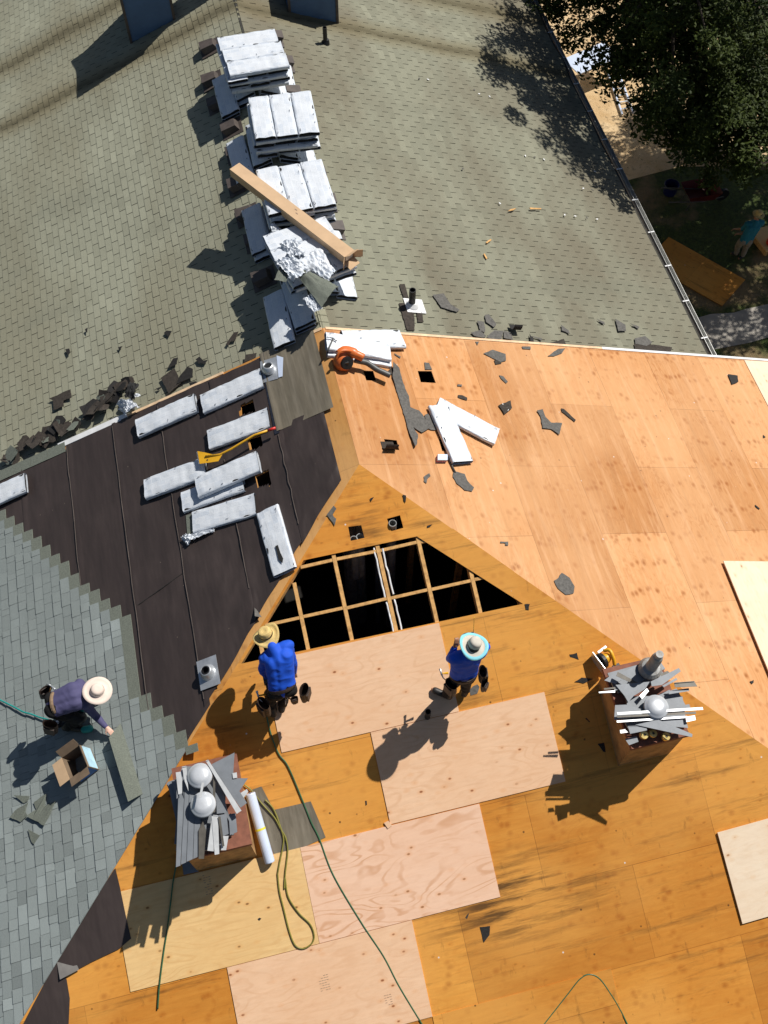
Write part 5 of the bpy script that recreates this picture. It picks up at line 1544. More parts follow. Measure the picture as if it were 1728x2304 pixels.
hose([(0.583,-7.373,-2.86),(0.78,-7.229,-2.804),(0.992,-7.088,-2.749),(1.206,-6.945,-2.693),(1.38,-6.834,-2.65),(1.515,-6.81,-2.641),(1.639,-6.889,-2.671),(1.741,-7.103,-2.755),(1.805,-7.278,-2.823),(1.861,-7.484,-2.903),(1.901,-7.685,-2.982)], .010, M_hose, 'green hose arching up from the bottom edge on the amber plywood', NH)
hose([(-5.8,-1.314,-2.174),(-5.572,-1.511,-2.086),(-5.447,-1.621,-2.038),(-5.32,-1.736,-1.988),(-5.201,-1.812,-1.942),(-5.084,-1.9,-1.897),(-4.958,-1.981,-1.849),(-4.87,-2.049,-1.815)], .011, M_teal, 'teal hose coming in from the left edge to the kneeling man', NL)

# ------------------------------------------------------------------ tools
# yellow roof shovel
A, Bq = V((-1.879,0.956,-0.527)), V((-1.016,1.03,-0.233))
root = thing('roof_shovel', 'yellow shingle shovel with toothed blade and red tipped handle lying over the bundles', 'shovel', A)
M1 = V((-1.336,1.034,-0.317)); 
mb = MB().tube([V((-2.098,1.021,-0.602)), A, V((-1.699,0.97,-0.458)), M1, Bq.lerp(M1, .35)], .017, 10); mb.build('handle', M_yel, root, smooth=True)
MB().tube([Bq.lerp(M1, .36), Bq], .021, 10).build('grip', M_red, root, smooth=True)
q = PL([(-2.202,1.175,-0.652),(-2.098,1.1,-0.612),(-1.93,0.964,-0.547),(-1.85,0.942,-0.516),(-1.926,0.86,-0.545),(-2.046,0.895,-0.592),(-2.202,0.947,-0.652)])
mb = MB().prism([p + NL * .004 for p in q], NL * .006)
a, b_ = q[0], q[-1]
d = (b_ - a).normalized(); sd = NL.cross(d).normalized()
cdir = sd if sd.dot(a - A) > 0 else -sd
for i in range(9):
    o = a + (b_ - a) * ((i + .15) / 9)
    mb.prism([o, o + (b_ - a) * (.65 / 9), o + (b_ - a) * (.45 / 9) + cdir * .022, o + (b_ - a) * (.2 / 9) + cdir * .022], NL * .005, 1)
mb.build('blade', [M_yel, M_galv], root)
MB().tube([V((-2.076,0.962,-0.593)), V((-2.118,0.843,-0.69))], .010, 6).build('fulcrum', M_flashd, root)

# orange leaf blower
o = V((0.167,1.78,0.035))
root = thing('leaf_blower', 'orange leaf blower with a long dark nozzle at the roof peak', 'leaf blower', V((0.165,1.788,-0.064)))
def W3(x, y, h): return V(x)
mb = MB()
axb = (V((.35, -.75, .45))).normalized()
mb.lathe(o - axb * .09, axb, [(.085, 0), (.135, .02), (.15, .06), (.15, .12), (.12, .16), (.05, .19)], 22)
mb.tube(spline([o + V((-.05, .06, .08)), o + V((.06, .10, .10)), o + V((.20, .02, .08)), o + V((.29, -.03, .04))], 5), [.085] * 5 + [.08] * 5 + [.062] * 6, 14)
mb.build('housing', M_orange, root, smooth=True)
hp = (0.051,1.748,0.16), (0.103,1.79,0.23), (0.165,1.813,0.246), (0.277,1.817,0.203), (0.341,1.825,0.118), (0.312,1.808,0.059)
MB().tube(spline(hp, 6), .020, 9).build('handle', M_orange, root, smooth=True)
MB().lathe(o + axb * .100, axb, [(.10, -.02), (.095, .02), (.02, .025)], 18).build('intake_guard', M_black, root)
tb = spline([(0.335,1.77,0.03),(0.419,1.75,-0.002),(0.504,1.731,-0.035),(0.566,1.679,-0.059),(0.632,1.612,-0.084),(0.725,1.557,-0.121),(0.812,1.507,-0.154)], 5)
MB().tube([p for p in tb], .044, 14).build('nozzle', M_grey_pl, root, smooth=True)
MB().ball((0.343,1.84,0.067), (.05, .035, .035), 10, 6).build('fuel_tank', M_white_pl, root, smooth=True)
MB().box((0.174,1.698,0.073), V((.10, 0, 0)), V((0, .05, 0)), V((0, 0, .05))).build('engine', M_black, root)

# hammers
def hammer(h0, h1, up, label, m_h=M_grey_pl, r_=.014):
    h0, h1 = V(h0), V(h1)
    root = thing('hammer', label, 'hammer', h0)
    d = (h1 - h0).normalized(); sd = d.cross(up).normalized()
    MB().tube([h0, h0.lerp(h1, .4), h1], [r_ * .8, r_ * .8, r_ * 1.2], 8).build('handle', m_h, root, smooth=True)
    mb = MB().tube([h0 - sd * .065, h0 - sd * .055, h0 - sd * .03, h0 + sd * .02], [.016, .018, .013, .013], 9)
    c0 = h0 + sd * .02
    for k_ in (-1, 1):
        mb.tube([c0, c0 + sd * .04 + d * .008 + up * .004 * k_, c0 + sd * .075 + d * .035 + up * .011 * k_], [.011, .008, .003], 6)
    mb.build('head', M_galv, root, smooth=True)
    return root


hammer((0.094,2.159,0.129), (-0.041,1.914,0.176), NR, 'hammer lying on the top bundle at the roof peak')
hammer((1.344,0.136,-0.49), (1.385,-0.141,-0.516), NR, 'hammer beside the nail box below the V of bundles')
o = V((1.231,0.094,-0.476))
root = thing('nail_box', 'small white and red nail box below the V of bundles', 'box', o)
MB().box(o, EY * .10 + DR * .03, DR * .16, NR * .07).build('carton', M_white_pl, root)
MB().box(o + NR * .012, EY * .104 + DR * .0312, DR * .164, NR * .02).build('stripe', M_red, root)

# circular saw
o = V((2.731,-3.169,-1.234))
root = thing('circular_saw', 'yellow cordless circular saw standing behind the right chimney', 'circular saw', o)
up = V((0, 0, 1))
c = o + up * .12
bd = V((-.93, -.3, .15)).normalized()
MB().lathe(c + bd * .07, bd, [(.09, 0), (.095, .006), (.02, .012)], 24).build('blade', M_galv, root)
g_ = MB().lathe(c + bd * .045, bd, [(.05, 0), (.112, 0), (.115, .05), (.10, .052)], 24)
g_.build('blade_guard', M_black, root)
mb = MB().tube(spline([c + bd * .05, c - bd * .02 + up * .02, c - bd * .10], 4), [.075, .075, .075, .075, .07, .06, .055, .05, .045], 12)
mb.tube(spline([c + V((.0, .10, .06)), c + V((.06, .07, .11)), c + V((.08, -.03, .09)), c + V((.09, -.12, .0))], 5), .025, 9)
mb.build('motor_housing', M_yel, root, smooth=True)
MB().box(c + V((.11, -.15, -.05)), V((.10, .02, 0)), V((-.02, .08, 0)), V((0, 0, .07))).build('battery', M_black, root)
sh = c + bd * .125 - up * .0
MB().box(sh - up * .13, V((0, .0, 0)) + bd * .006, bd.cross(up).normalized() * .30, up * .20).build('base_shoe', M_galv, root)
MB().box(c + V((-.02, .12, .06)), V((.14, .06, 0)), V((-.012, .03, 0)), V((0, 0, .012))).build('guide', M_flashw, root)

# silver pipe flashing in packaging at the top corner of the felt
o = V((-0.918,2.137,-0.305))
root = thing('pipe_flashing', 'shiny silver pipe flashing in clear packaging on the aged strip by the ridge', 'pipe flashing', o)
ex1 = (V((-0.776,2.321,-0.25)) - V((-1.016,2.36,-0.343))).normalized(); ey1 = NL.cross(ex1)
MB().box(o, ex1 * .28, ey1 * .40, NL * .006).build('base_plate', M_galv, root)
MB().lathe(o + NL * .006, (NL + V((.25, .2, .3))).normalized(), [(.11, 0), (.108, .02), (.085, .09), (.07, .105), (.062, .105), (.06, .03)], 22, capa=False).build('collar', M_galv, root, smooth=True)
MB().lathe(o + NL * .008, (NL + V((.25, .2, .3))).normalized(), [(.062, .0), (.06, .085)], 18).build('rubber_boot', M_black, root)
q = PL([(-0.762,2.332,-0.235),(-0.673,2.244,-0.2),(-0.746,1.921,-0.229),(-0.808,1.929,-0.252)])
MB().prism(q, NL * .002).build('packaging', M_white_pl, root)

# open carton beside the kneeling man
q = PL([(-4.69,-2.693,-1.815),(-4.353,-2.588,-1.684),(-4.226,-2.921,-1.635),(-4.514,-3.023,-1.747)])
c = sum(q, V()) / 4
ex1 = (q[1] - q[0]).normalized(); ey1 = NL.cross(ex1)
root = thing('open_carton', 'open cardboard carton of nails beside the kneeling man', 'cardboard box', c)
BX, BY, BH = .30, .34, .26
c = c + NL * .034
mb = MB()
mb.box(c, ex1 * BX, ey1 * BY, NL * .006)
for s_ in (-1, 1):
    mb.box(c + ex1 * s_ * BX / 2 + NL * .006, ex1 * .006, ey1 * BY, NL * BH)
    mb.box(c + ey1 * s_ * BY / 2 + NL * .006, ex1 * (BX - .007), ey1 * .006, NL * BH)
mb.build('carton', M_card_in, root)
top_ = c + NL * (BH + .008)
for s_, ax_, oth, hf, ln, t2, m in ((-1, ex1, ey1, BX / 2, .17, -.05, M_card), (1, ex1, ey1, BX / 2, .13, 1.0, M_core), (-1, ey1, ex1, BY / 2, .12, .1, M_card_in), (1, ey1, ex1, BY / 2, .12, .75, M_card_in)):
    w2 = BY if ax_ is ex1 else BX
    e_ = top_ + ax_ * s_ * hf
    d = (ax_ * s_ * (1 - abs(t2) * .5) + NL * t2).normalized()
    p = [e_ - oth * w2 / 2, e_ + oth * w2 / 2, e_ + oth * w2 / 2 + d * ln, e_ - oth * w2 / 2 + d * ln]
    nn_ = (p[1] - p[0]).cross(p[2] - p[0]).normalized()
    MB().prism(p, nn_ * .005).build('flap', m, root)
mb = MB().box(c + ex1 * (BX / 2 + .004) + NL * .03, ex1 * .003, ey1 * BY * .96, NL * BH * .75)
mb.build('printed_panel', plain('pale_blue_print', (.45, .68, .80), .5), root)
MB().box(c + ey1 * (-BY / 2 - .004) + NL * .03, ex1 * BX * .9, ey1 * .003, NL * BH * .75).build('printed_panel', plain('blue_print', (.04, .16, .45), .5), root)
# starter strip being laid
q = PL([(-4.062,-2.603,-1.382), (-3.905,-2.41,-1.461), (-3.71,-3.453,-1.385), (-3.898,-3.521,-1.348)])
MB().prism([p + NL * .006 for p in q], NL * .005).top('shingle', M_green, 'long green grey shingle strip the kneeling man is laying', 'shingle')
q = PL([(-3.702,-2.343,-1.391),(-3.673,-2.249,-1.379),(-3.59,-2.227,-1.347),(-3.608,-2.369,-1.354)])
MB().prism([p for p in q], NL * .003).top('shingle_scrap', M_scrap_k, 'black scrap on the green grey headlap near the kneeling man', 'shingle scrap')

# raised loose sheets at the right edge
def loose(corner, e1, e2, n, m, label, th, lift, tilt):
    c = V(corner)
    mb = MB()
    p = [c + n * (lift + tilt), c + e1 * 2.44 + n * (lift + tilt * .3), c + e1 * 2.44 + e2 * 1.22 + n * lift, c + e2 * 1.22 + n * lift]
    mb.prism(p, n * th, 0, lambda q_: ((q_ - c).dot(e1) + 17.3 * th, (q_ - c).dot(e2)))
    return mb.top('plywood_board', m, label, 'plywood sheet')


ca, cb = V((5.343,-1.784,-2.008)), V((5.262,-3.597,-1.976))
e1 = (cb - ca).normalized(); e2 = e1.cross(NR)
if e2.x < 0: e2 = -e2
loose(ca, e1, e2, NR, M_white, 'loose pale plywood sheet at the right edge on the sunlit slope', .016, .0, .0)
ca, cb = V((3.692,-5.573,-2.121)), V((3.714,-6.729,-2.571))
e2 = (cb - ca).normalized(); e1 = e2.cross(NH)
if e1.x < 0: e1 = -e1
loose(ca, e1, e2, NH, M_white, 'loose pale plywood sheet at the lower right edge on the amber slope', .018, .0, .0)
q = PL([(-0.709,-4.469,-1.741),(-0.647,-4.455,-1.735),(-0.612,-4.52,-1.761),(-0.676,-4.545,-1.77)])
MB().prism([p + NH * .035 for p in q], NH * .022).top('wood_block', M_pink, 'small plywood offcut at the corner where three new sheets meet', 'wood offcut')
q = PL([(2.16,-5.66,-2.205),(2.45,-5.682,-2.213),(2.422,-5.748,-2.239),(2.172,-5.735,-2.234)])
MB().prism([p + NH * .004 for p in q], NH * .004).top('paper_scrap', M_yellow, 'torn pale veneer strip on the amber plywood', 'veneer scrap')
q = PL([(3.801,-6.73,-2.622),(3.895,-6.729,-2.621),(3.895,-6.775,-2.639),(3.832,-6.772,-2.638)])
MB().prism([p + NH * .01 for p in q], NH * .008).top('foil_scrap', M_flashw, 'crumpled foil bit under the edge of the lower loose sheet', 'scrap')

# brown curled sheet between the siding chimneys
mb = MB(); vt = []
c0 = V((-.45, 11.3, .05))
for i in range(13):
    a = -1.2 + 2.4 * i / 12
    for yy in (0, .7): vt.append(c0 + V((math.sin(a) * .42, yy - .15 * math.cos(a), .42 - .34 * math.cos(a))))
mb.add(vt, [(2 * i, 2 * i + 1, 2 * i + 3, 2 * i + 2) for i in range(12)])
mb.add([p - V((0, 0, .012)) for p in vt], [(2 * i + 2, 2 * i + 3, 2 * i + 1, 2 * i) for i in range(12)])
mb.top('cardboard_sheet', plain('brown_board', (.28, .15, .06), .8), 'curved brown sheet on the ridge between the two siding chimneys', 'board', smooth=True)

# ------------------------------------------------------------------ people
M_skin = plain('skin', (.38, .19, .11), .5, 0, .08, 10)
M_skin2 = plain('light_skin', (.72, .45, .34), .5, 0, .08, 10)
M_hair = plain('dark_hair', (.012, .010, .009), .6)
M_blue = plain('blue_shirt', (.005, .085, .62), .75, 0, .12, 8, .15, 14)
M_maroon = plain('maroon_trim', (.16, .01, .02), .7)
M_navy = plain('purple_navy_shirt', (.075, .07, .16), .8, 0, .12, 8, .15, 14)
M_tealsh = plain('teal_shirt', (.01, .16, .22), .8, 0, .12, 8)
M_blackp = plain('black_trousers', (.007, .006, .006), .85, 0, .3, 10, .2, 14)
M_khaki = plain('khaki_trousers', (.26, .22, .17), .85, 0, .2, 10)
M_boot = plain('black_boots', (.02, .018, .017), .5, 0, .3, 15)
M_straw = plain('straw_hat', (.72, .52, .20), .75, 0, .14, 60, .3, 90)
M_felt_hat = plain('pale_grey_hat', (.60, .55, .47), .8, 0, .1, 12)
M_brimblue = plain('light_blue_brim', (.25, .66, .76), .7, 0, .05, 12)
M_pinkhat = plain('cream_hat', (.78, .64, .55), .75, 0, .06, 10)
M_leather = plain('brown_leather', (.035, .020, .014), .55, 0, .4, 14, .15, 30)
M_tan = plain('tan_leather', (.30, .20, .12), .6, 0, .3, 14)


def caps(mb, a, b, ra, rb=None):
    rb = ra if rb is None else rb
    a, b = V(a), V(b)
    d = b - a
    if d.length < 1e-4: return mb.ball(a, ra, 12, 8)
    ax = d.normalized()
    prof = []
    for i in range(5): prof.append((ra * math.sin(math.pi / 2 * max(.03, i / 4)), -ra * math.cos(math.pi / 2 * i / 4)))
    for i in range(5): prof.append((rb * math.cos(math.pi / 2 * min(.97, i / 4)), d.length + rb * math.sin(math.pi / 2 * i / 4)))
    return mb.lathe(a, ax, prof, 12)


def fuse(mb, name, m, parent, vox=.011, it=6, fold=0.):
    me = bpy.data.meshes.new('tmp'); me.from_pydata(mb.v, [], mb.f)
    o = bpy.data.objects.new('tmp', me); col.objects.link(o)
    r_ = o.modifiers.new('r', 'REMESH'); r_.mode = 'VOXEL'; r_.voxel_size = vox
    s_ = o.modifiers.new('s', 'SMOOTH'); s_.iterations = it; s_.factor = .5
    dg = bpy.context.evaluated_depsgraph_get()
    ev = o.evaluated_get(dg)
    m2 = bpy.data.meshes.new_from_object(ev)
    m2.name = name
    if fold:
        nr = [v.normal.copy() for v in m2.vertices]
        for v_, n_ in zip(m2.vertices, nr):
            c_ = v_.co
            w_ = 1 - 2.2 * abs(noise.noise(V((c_.x * 7 + c_.z * 4, c_.y * 6 - c_.z * 3, c_.z * 13))))
            v_.co = c_ + n_ * fold * (w_ + .7 * noise.noise(c_ * 11))
    bpy.data.objects.remove(o); bpy.data.meshes.remove(me)
    m2.transform(WM[parent.name].inverted())
    m2.materials.clear(); m2.materials.append(m)
    m2.polygons.foreach_set('use_smooth', [True] * len(m2.polygons))
    q = bpy.data.objects.new(name, m2); col.objects.link(q); q.parent = parent
    WM[q.name] = WM[parent.name]
    return q


def hand(mb, w_, d, pn, curl=.6, s=1.0):
    """wrist, direction of the forearm, palm normal (fingers close towards it)"""
    d = d.normalized(); sd = d.cross(pn).normalized(); pn = sd.cross(d).normalized()
    caps(mb, w_, w_ + d * .03, .024 * s, .026 * s)
    for k in (-1, 0, 1): caps(mb, w_ + d * .02 + sd * k * .016, w_ + d * .085 + sd * k * .022, .017 * s, .015 * s)
    for k, L_ in ((-1.5, .058), (-.5, .074), (.5, .080), (1.5, .070)):
        p = w_ + d * .088 + sd * k * .0195
        d1 = (d * math.cos(curl * .5) + pn * math.sin(curl * .5) + sd * k * .04).normalized()
        p2 = p + d1 * L_ * .52
        d2 = (d * math.cos(curl * 1.5) + pn * math.sin(curl * 1.5) + sd * k * .04).normalized()
        caps(mb, p, p2, .0095, .0088); caps(mb, p2, p2 + d2 * L_ * .48, .0088, .0072)
    t0 = w_ + d * .03 - sd * .026
    t1 = t0 + (d * .6 - sd * .7 + pn * .35).normalized() * .042
    caps(mb, t0, t1, .013, .011); caps(mb, t1, t1 + (d * .85 - sd * .2 + pn * .45).normalized() * .032, .010, .008)


def person(label, J, fwd, palm, shirt, pants, boots, skin, sleeve=1.0, fat=1.0):
    J = {k: V(p) for k, p in J.items()}
    base = (J['al'] + J['ar']) / 2
    root = thing('person', label, 'person', (base.x, base.y, min(J['al'].z, J['ar'].z) - .08))
    fwd = V(fwd).normalized(); palm = V(palm).normalized()
    side = (J['sr'] - J['sl']).normalized()
    hs = (J['hr'] - J['hl']).normalized()
    b = MB()
    sp = J['pel'].lerp(J['che'], .5)
    for k in (-.075, .075):
        caps(b, J['pel'] + hs * k, sp + side * k * .9, .085 * fat, .085); caps(b, sp + side * k * .9, J['che'] + side * k * 1.1, .085, .092)
    caps(b, J['sl'], J['sr'], .052); caps(b, J['che'], J['nck'], .09, .06)
    caps(b, J['nck'], J['hed'], .056, .056)
    up_ = (J['hed'] - J['nck']).normalized()
    hc = J['hed'] + up_ * .07
    f2 = (fwd - up_ * fwd.dot(up_)).normalized(); es = f2.cross(up_)
    caps(b, hc - up_ * .035 + f2 * .02, hc + up_ * .035 - f2 * .005, .073, .083)
    caps(b, hc - up_ * .075 + f2 * .045, hc - up_ * .05 + f2 * .05, .042)
    caps(b, hc + f2 * .085 - up_ * .005, hc + f2 * .102 - up_ * .035, .009, .014)
    for k in (-1, 1): caps(b, hc + es * k * .080 + up_ * .01, hc + es * k * .082 - up_ * .03, .013, .010)
    for s_, e_, h_ in (('sl', 'el', 'wl'), ('sr', 'er', 'wr')):
        caps(b, J[s_], J[e_], .048, .040); caps(b, J[e_], J[h_], .040, .026)
        hand(b, J[h_], J[h_] - J[e_], palm)
    for h_, k_, a_, t_ in (('hl', 'kl', 'al', 'tl'), ('hr', 'kr', 'ar', 'tr')):
        caps(b, J[h_], J[k_], .080, .055); caps(b, J[k_], J[a_], .052, .036); caps(b, J[a_], J[t_], .036, .03)
    fuse(b, 'body', skin, root, .0095, 3)
    ey = MB()
    for k in (-1, 1): ey.ball(hc + f2 * .079 + es * k * .031 + up_ * .012, .010, 8, 5)
    ey.build('eyes', M_hair, root)
    MB().tube([hc + f2 * .088 + es * k * .022 - up_ * .066 for k in (-1, 0, 1)], .006, 6).build('mouth', M_maroon, root)
    h = MB(); caps(h, hc - f2 * .025 + up_ * .03, hc - f2 * .03 - up_ * .03, .080, .070); fuse(h, 'hair', M_hair, root, .012, 2)
    s = MB()
    for k in (-.078, .078):
        caps(s, J['pel'].lerp(J['che'], .04) + hs * k, sp + side * k, .100 * fat, .103); caps(s, sp + side * k, J['che'] + side * k * 1.15, .103, .108)
    caps(s, J['pel'].lerp(J['che'], .04), J['che'], .108 * fat, .118); caps(s, J['sl'].lerp(J['sr'], .12), J['sl'].lerp(J['sr'], .88), .092)
    caps(s, J['sl'], J['sr'], .080); caps(s, J['sl'].lerp(J['sr'], .5), J['pel'].lerp(J['che'], .6), .115); caps(s, J['che'], J['nck'] - up_ * .03, .105, .075)
    for s_, e_, h_ in (('sl', 'el', 'wl'), ('sr', 'er', 'wr')):
        caps(s, J[s_], J[e_], .064, .054)
        if sleeve > .5: caps(s, J[e_], J[e_].lerp(J[h_], .93), .054, .038)
    fuse(s, 'shirt', shirt, root, .011, 14, .006)
    p = MB()
    for k in (-.07, .07): caps(p, J['pel'] + hs * k, J['pel'].lerp(J['che'], .12) + hs * k, .108 * fat, .104)
    for h_, k_, a_, t_ in (('hl', 'kl', 'al', 'tl'), ('hr', 'kr', 'ar', 'tr')):
        caps(p, J['pel'] + hs * (-.06 if h_ == 'hl' else .06), J[h_], .105, .1); caps(p, J[h_], J[k_], .098, .073); caps(p, J[k_], J[a_] + (J[k_] - J[a_]) * .08, .072, .060)
    fuse(p, 'trousers', pants, root, .012, 6, .010)
    for a_, t_, k_ in (('al', 'tl', 'kl'), ('ar', 'tr', 'kr')):
        bt = MB(); d = (J[t_] - J[a_]).normalized()
        caps(bt, J[a_] - d * .03, J[a_] + (J[k_] - J[a_]).normalized() * .09, .052, .055)
        caps(bt, J[a_] - d * .05 - V((0, 0, .02)), J[t_] - d * .03, .045, .048)
        fuse(bt, 'boot', boots, root, .011, 4)
    return root, hc, up_, f2, es, J, hs


def hat(root, o, ax, rb, rc, hc_, m, side_, wob=None, band=None, brim_edge=None, oval=1.12, pinch=.0, name='hat'):
    ax = V(ax).normalized()
    mb = MB()
    prof = [(rb, 0), (rb, .008), (rb * .8, .004), (rc * 1.18, .006), (rc * 1.03, .02), (rc, hc_ * .5), (rc * .93, hc_ * .82), (rc * .72, hc_ * .98), (rc * .3, hc_ * (1 - pinch)), (.003, hc_ * (1 - pinch))]
    mb.lathe(o, ax, prof, 30, capa=False, capb=True, wob=wob)
    mb.lathe(o, ax, [(rb, -.001), (rc * 1.1, -.002), (rc * .9, hc_ * .5), (.003, hc_ * .7)], 30, capa=False, wob=wob)
    h_ = mb.build(name, m, root, smooth=True)
    if band: MB().lathe(o, ax, [(rc * 1.05, .016), (rc * 1.035, .045)], 26, capa=False, capb=False).build('hat_band', band, h_)
    if brim_edge:
        MB().lathe(o, ax, [(rb * .80, .0065), (rb * .9, .008), (rb * 1.012, .010), (rb * 1.014, -.004), (rb * .9, -.006)], 30, capa=False, capb=False, wob=wob).build('brim_edge', brim_edge, h_, smooth=True)
    return h_


def pouch(root, c, down, out, s=1.0, m=M_leather):
    c = V(c); down = V(down).normalized(); out = (V(out) - down * V(out).dot(down)).normalized(); sd = down.cross(out)
    mb = MB()
    rings = []
    for t, a, b_ in ((0, .085, .050), (.5, .085, .052), (.9, .075, .045), (1, .05, .028)):
        rings.append([c + down * t * .21 * s + sd * a * s * math.cos(2 * math.pi * k / 14) + out * (b_ * s * math.sin(2 * math.pi * k / 14) + .045 * s) for k in range(14)])
    inn = [c + down * .02 * s + sd * .075 * s * math.cos(2 * math.pi * k / 14) + out * (.040 * s * math.sin(2 * math.pi * k / 14) + .045 * s) for k in range(14)]
    bot = [p + down * .12 * s for p in inn]
    vt = [p for r_ in [bot, inn] + rings for p in r_]
    fs = []
    for i in range(5):
        for k in range(14):
            k2 = (k + 1) % 14
            fs.append((i * 14 + k, i * 14 + k2, (i + 1) * 14 + k2, (i + 1) * 14 + k))
    fs.append(tuple(range(14))[::-1]); fs.append(tuple(range(70, 84)))
    mb.add(vt, fs)
    q = mb.build('tool_pouch', m, root)
    mb2 = MB().prism([c + out * .105 * s + sd * x * s + down * y * s for x, y in ((-.06, .03), (.06, .03), (.055, .17), (-.055, .17))], out * .03)
    mb2.build('front_pocket', m, q)
    return q


def belt(root, p, J, hs, r1=.19, r2=.135, m=M_leather):
    ax = (J['che'] - J['pel']).normalized(); fw = ax.cross(hs).normalized()
    mb = MB(); pts = []
    for k in range(25):
        a = 2 * math.pi * k / 24
        pts.append(p + hs * r1 * math.cos(a) + fw * r2 * math.sin(a))
    mb.tube(pts, .010, 6, cap=False, ry=.026)
    return mb.build('tool_belt', m, root)


# man stooping at the left hip
J1 = dict(pel=(-1.654,-2.86,-0.36), che=(-1.613,-2.576,-0.02), nck=(-1.664,-2.402,0.06), hed=(-1.682,-2.279,0.02),
          sl=(-1.784,-2.502,-0.06), sr=(-1.472,-2.436,0.02), el=(-1.86,-2.54,-0.33), er=(-1.451,-2.557,-0.26), wl=(-1.819,-2.565,-0.55), wr=(-1.464,-2.607,-0.52),
          hl=(-1.741,-2.868,-0.38), hr=(-1.568,-2.863,-0.36), kl=(-1.834,-2.743,-0.72), kr=(-1.605,-2.714,-0.7),
          al=(-1.851,-2.87,-1.018), ar=(-1.713,-2.835,-1.004), tl=(-1.875,-2.765,-1.017), tr=(-1.686,-2.732,-1.004))
r1, hc, up_, f2, es, J, hs = person('man in a blue shirt and straw hat stooping beside the open rafters', J1, (-.35, .9, -.5), (0, .6, -.6), M_blue, M_blackp, M_boot, M_skin)
hat(r1, V((-1.705,-2.267,0.1)), (-.25, .20, .95), .175, .085, .125, M_straw, None, wob=lambda th, r_: .05 * (max(0, r_ - .09) / .09) ** 1.5 * math.cos(2 * th + .9), band=M_leather, pinch=.18)
ax_ = (J['che'] - J['pel']).normalized()
belt(r1, J['pel'] + ax_ * .055, J, hs, .175, .135)
dn = V((0, -.15, -1))
pouch(r1, J['pel'] + hs * .20 + V((.02, -.04, -.0)), dn, hs + V((0, -.5, 0)), 1.15)
pouch(r1, J['pel'] + hs * .12 + V((0, -.10, -.04)), dn, V((.15, -1, 0)), .6)
pouch(r1, J['pel'] - hs * .20 + V((-.02, -.06, -.02)), dn, -hs + V((0, -.5, 0)), 1.25)
h0, h1 = (-1.609,-2.892,-0.55), (-1.522,-2.981,-0.62)
hammer(h0, h1, V((0, 0, 1)), 'hammer hanging from the belt of the stooping man', M_lumber, .012)
q = V((-1.972,-2.823,-0.45))
hammer(q, q + V((.10, .01, -.05)), V((0, 0, 1)), 'hammer with yellow grip in the left pouch of the stooping man', M_yel, .014)
ng = J['wl'] + V((.0, .02, -.06))
root = thing('nail_gun', 'dark nail gun in the left hand of the stooping man, on the green hose', 'nail gun', ng)
MB().box(ng + V((-.02, .0, -.02)), (.07, 0, 0), (0, .20, 0), (0, 0, .08)).build('body', M_grey_pl, root)
MB().lathe(ng + V((-.02, .11, .02)), (0, .4, -1), [(.03, 0), (.028, .1), (.012, .14)], 12).build('nose', M_galv, root)
MB().tube([ng + V((-.02, -.10, .02)), ng + V((-.02, -.20, -.02))], .02, 8).build('grip', M_black, root)

# standing man
J2 = dict(pel=(0.642,-3.188,-0.4), che=(0.666,-3.118,0), nck=(0.7,-3.099,0.17), hed=(0.716,-3.095,0.24),
          sl=(0.519,-3.104,0.07), sr=(0.849,-3.11,0.09), el=(0.498,-3.008,-0.16), er=(0.978,-2.982,-0.1), wl=(0.564,-2.948,0.04), wr=(0.877,-2.927,0.06),
          hl=(0.578,-3.172,-0.44), hr=(0.718,-3.183,-0.44), kl=(0.521,-3.132,-0.82), kr=(0.728,-3.135,-0.8),
          al=(0.467,-3.154,-1.129), ar=(0.737,-3.156,-1.129), tl=(0.314,-3.042,-1.125), tr=(0.797,-3.067,-1.135))
r2, hc, up_, f2, es, J, hs = person('man in a blue shirt standing, wearing a hat with a light blue brim edge', J2, (.1, .9, -.5), (.2, .7, .3), M_blue, M_blackp, M_boot, M_skin)
hat(r2, hc + up_ * .035, (.28, .02, 1), .185, .082, .135, M_felt_hat, None, wob=lambda th, r_: .03 * (max(0, r_ - .09) / .09) ** 1.5 * math.cos(2 * th + 2.0), band=M_grey_pl, brim_edge=M_brimblue, oval=1.1)
ax_ = (J['che'] - J['pel']).normalized()
belt(r2, J['pel'] + ax_ * .05, J, hs, .175, .135)
pouch(r2, J['pel'] + hs * .21 + V((0, .02, .02)), dn, hs + V((0, -.1, 0)), 1.1)
pouch(r2, J['pel'] + hs * .20 + V((.02, -.10, -.06)), dn, hs + V((0, -.8, 0)), .8)
pouch(r2, J['pel'] - hs * .11 + V((-.02, -.05, -.02)), dn, -hs + V((0, -.5, 0)), 1.15)
q = V((0.393,-3.053,-0.52))
hammer(q, q + V((.09, .0, -.04)), V((0, 0, 1)), 'hammer with yellow grip in the pouch of the standing man', M_yel, .014)
A, Bq = V((0.818,-2.747,0.16)), V((0.8,-2.841,0.62))
root = thing('folding_rule', 'yellow rule held up in front of the standing man', 'rule', A)
A0 = J['wr'] + V((-.05, .06, .03))
MB().tube([A0, A0.lerp(Bq, .5), Bq], .010, 6, ry=.004).build('blade', M_yel, root)
MB().box(A0 - V((0, 0, .03)), (.05, 0, 0), (0, .03, 0), (0, 0, .06)).build('case', M_black, root)

